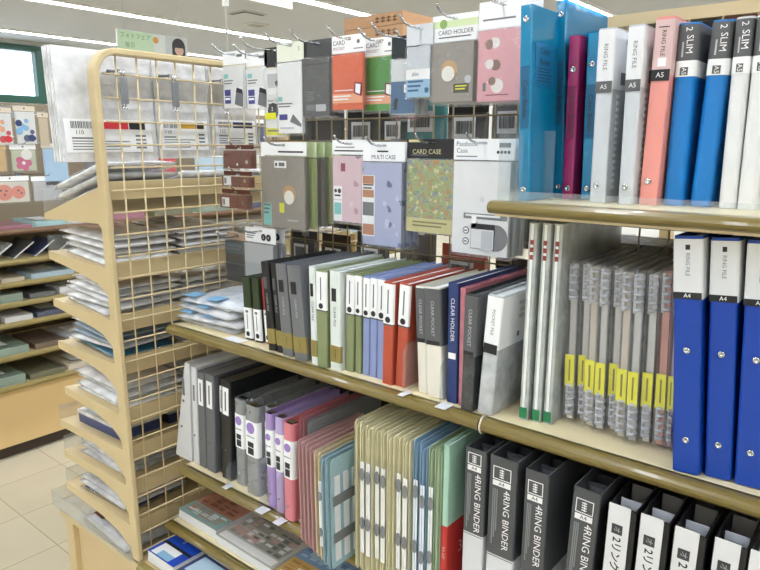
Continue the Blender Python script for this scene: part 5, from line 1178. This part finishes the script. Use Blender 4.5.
peg('small brown bag hung right of the deep blue pieces across the aisle', 1.42,.14,.05,.16,mat('beige_fill','c9b798',.5),bei,None)
peg('kraft box pack hung at the left below the red pieces across the aisle', 1.155,-.005,.115,.125,kraft,mat('kraft_top','d8bb86',.6),None)
peg('pack with a pink flower shape hung across the aisle', 1.285,-.005,.115,.125,mat('sage_fill','b9c0a4',.5),white,a_flow)
peg('blue and white bag hung behind the left large soft case', 1.425,.0,.12,.20,mat('ice_blue_fill','a9cbe8',.5),ivory,None)
peg('green pack at the left edge above the top shelf across the aisle', 1.10,-.155,.075,.125,mat('bottle_green_fill','2f7a4c',.5),white,None)
peg('pack of two coral round pads hung above the top shelf across the aisle', 1.19,-.145,.165,.125,mat('pale_fill','d9d3c6',.5),white,a_coral)
peg('clear pack hung beside the coral round pads across the aisle', 1.365,-.15,.14,.12,mat('grey_fill','b9babd',.5),white,None)
FCOL = [redb,pblue,ivory,inkb,kraft,sage,rosep,dkg]
for j in range(14):
    cn = ['red','pale blue','ivory','deep blue','kraft','sage','rose','dark grey'][j%8]
    peg(f'{cn} pack hung across the aisle, {"upper" if j < 7 else "lower"} row, {ORD[j%7]} beyond the wire rack', 1.62+.32*(j%7), .15 if j < 7 else -.05, .2, .17, FCOL[j%8], white, None, group='packs hung far along across the aisle')

# ------------------------------------------------------------------ things above the shelves
# hanging picture board
t = thing('hanging_sign', 'long hanging board with green lettering and a portrait picture', 'sign', (-4.0,2.56,.575))
MB().box(-.006,.006,-.255,.255,0,.124).build('board', mat('sign_white','e6ece6',.5), t)
pic = MB().box(.0063,.0075,-.25,.0,.004,.12).build('green_panel', mat('pale_green_print','cfe8c6',.5), t)
g2 = mat('green_letter','5f9f52',.5)
text('フォトフェア',.036,g2,pic,(.0082,-.13,.09),(PI/2,0,PI/2)); text('毎日',.036,g2,pic,(.0082,-.17,.035),(PI/2,0,PI/2))
MB().disc((.0082,.015,.085),.02,'x',.0006,18).build('orange_spot', mat('orange_print','e2a04a',.5), t)
port = MB().box(.0063,.0075,.09,.25,.002,.12).build('portrait', mat('portrait_back','cfd6d6',.5), t)
MB().disc((.0084,.185,.066),.05,'x',.0006,24).build('dark_hair', mat('hair_print','34302f',.5), port); MB().prism([(.135,.004),(.235,.004),(.235,.07),(.135,.07)], .0085,.0089,'x').build('dark_hair', mat('hair_print','34302f',.5), port)
MB().disc((.0096,.188,.040),.034,'x',.0006,22).build('pale_face', mat('face_print','dfb9a4',.5), port); MB().prism([(.152,.055),(.222,.055),(.222,.078),(.152,.078)], .0097,.0101,'x').build('fringe', mat('hair_print','34302f',.5), port)
mb = MB(); mb.tube([(0,-.2,.124),(0,-.2,CZ-.575)],.0012,4); mb.tube([(0,.2,.124),(0,.2,CZ-.575)],.0012,4); mb.build('cord', steel, t)
# white board hung from the ceiling near the light strip
t = thing('hanging_sign', 'white board hung from the ceiling at the top of the view', 'sign', (-3.2,2.62,.826))
mb = MB(); mb.box(-.006,.006,-.45,.42,0,.40); mb.build('board', mat('white_board','e4e4e0',.5), t)
MB().box(.0063,.0068,-.1,.38,.03,.06).build('faint_print', mat('pale_letter','c9c9b8',.5), t); mb = MB(); mb.tube([(0,-.4,.40),(0,-.4,CZ-.826)],.0015,4); mb.tube([(0,.36,.40),(0,.36,CZ-.826)],.0015,4); mb.build('cord', steel, t)
# thin white pole with hook, coming down from the ceiling
t = thing('ceiling_rod', 'thin white rod hanging from the ceiling behind the frosted card cases', 'rod', (-1.90,1.5,CZ))
mb = MB(); mb.tube([(0,0,0),(0,0,-.99)],.0035,7); mb.build('rod', mat('rod_white','d4d4d2',.35), t); mb = MB(); mb.box(-.008,.008,-.008,.008,-.845,-.80); mb.build('clip', mat('rod_clip','e9e9e6',.4), t)
mb = MB(); mb.tube([(0,0,-.99),(.0,-.01,-1.0),(0,-.025,-.995),(0,-.028,-.98)],.0025,6); mb.build('hook_end', steel, t)
# stacked wooden crates beyond the top rail
wood = mat('crate_wood','b98f66',.55,vary=.12,scale=6,stretch=(2,2,30)); wd2 = mat('crate_print','5a3a22',.6)
for k in range(3):
    z = .272+.0365*k
    t = thing('wooden_crate', f'shallow wooden crate with dark stencilled marks, {["lowest","middle","topmost"][k]} of the stack above the rail', 'crate', (-1.34,1.735,z), (0,0,0), 'stacked wooden crates')
    mb = MB(); w,d,h = .228,.27,.035; q=.008
    mb.box(-w/2,w/2,-d/2,d/2,0,.006); mb.box(-w/2,w/2,-d/2,-d/2+q,.006,h); mb.box(-w/2,w/2,d/2-q,d/2,.006,h); mb.box(-w/2,-w/2+q,-d/2+q,d/2-q,.006,h); mb.box(w/2-q,w/2,-d/2+q,d/2-q,.006,h); mb.build('crate', wood, t)
    mb = MB()
    for j in range(4):
        x = .012+j*.022
        mb.box(x,x+.015,-d/2-.0008,-d/2-.0002,.011,.014); mb.box(x,x+.015,-d/2-.0008,-d/2-.0002,.020,.023); mb.box(x+.006,x+.009,-d/2-.0014,-d/2-.0009,.009,.026)
    mb.build('stencil_mark', wd2, t)
t = thing('display_stand', 'tall cream stand behind the shelving carrying the wooden crates', 'stand', (-1.25,1.55,.247)); MB().box(-.225,.77,.045,.34,0,.024).build('board', cream, t)
for x in (-.10,.72): MB().box(x,x+.03,.28,.31,-1.667,-.0002).build('post', cream, t)
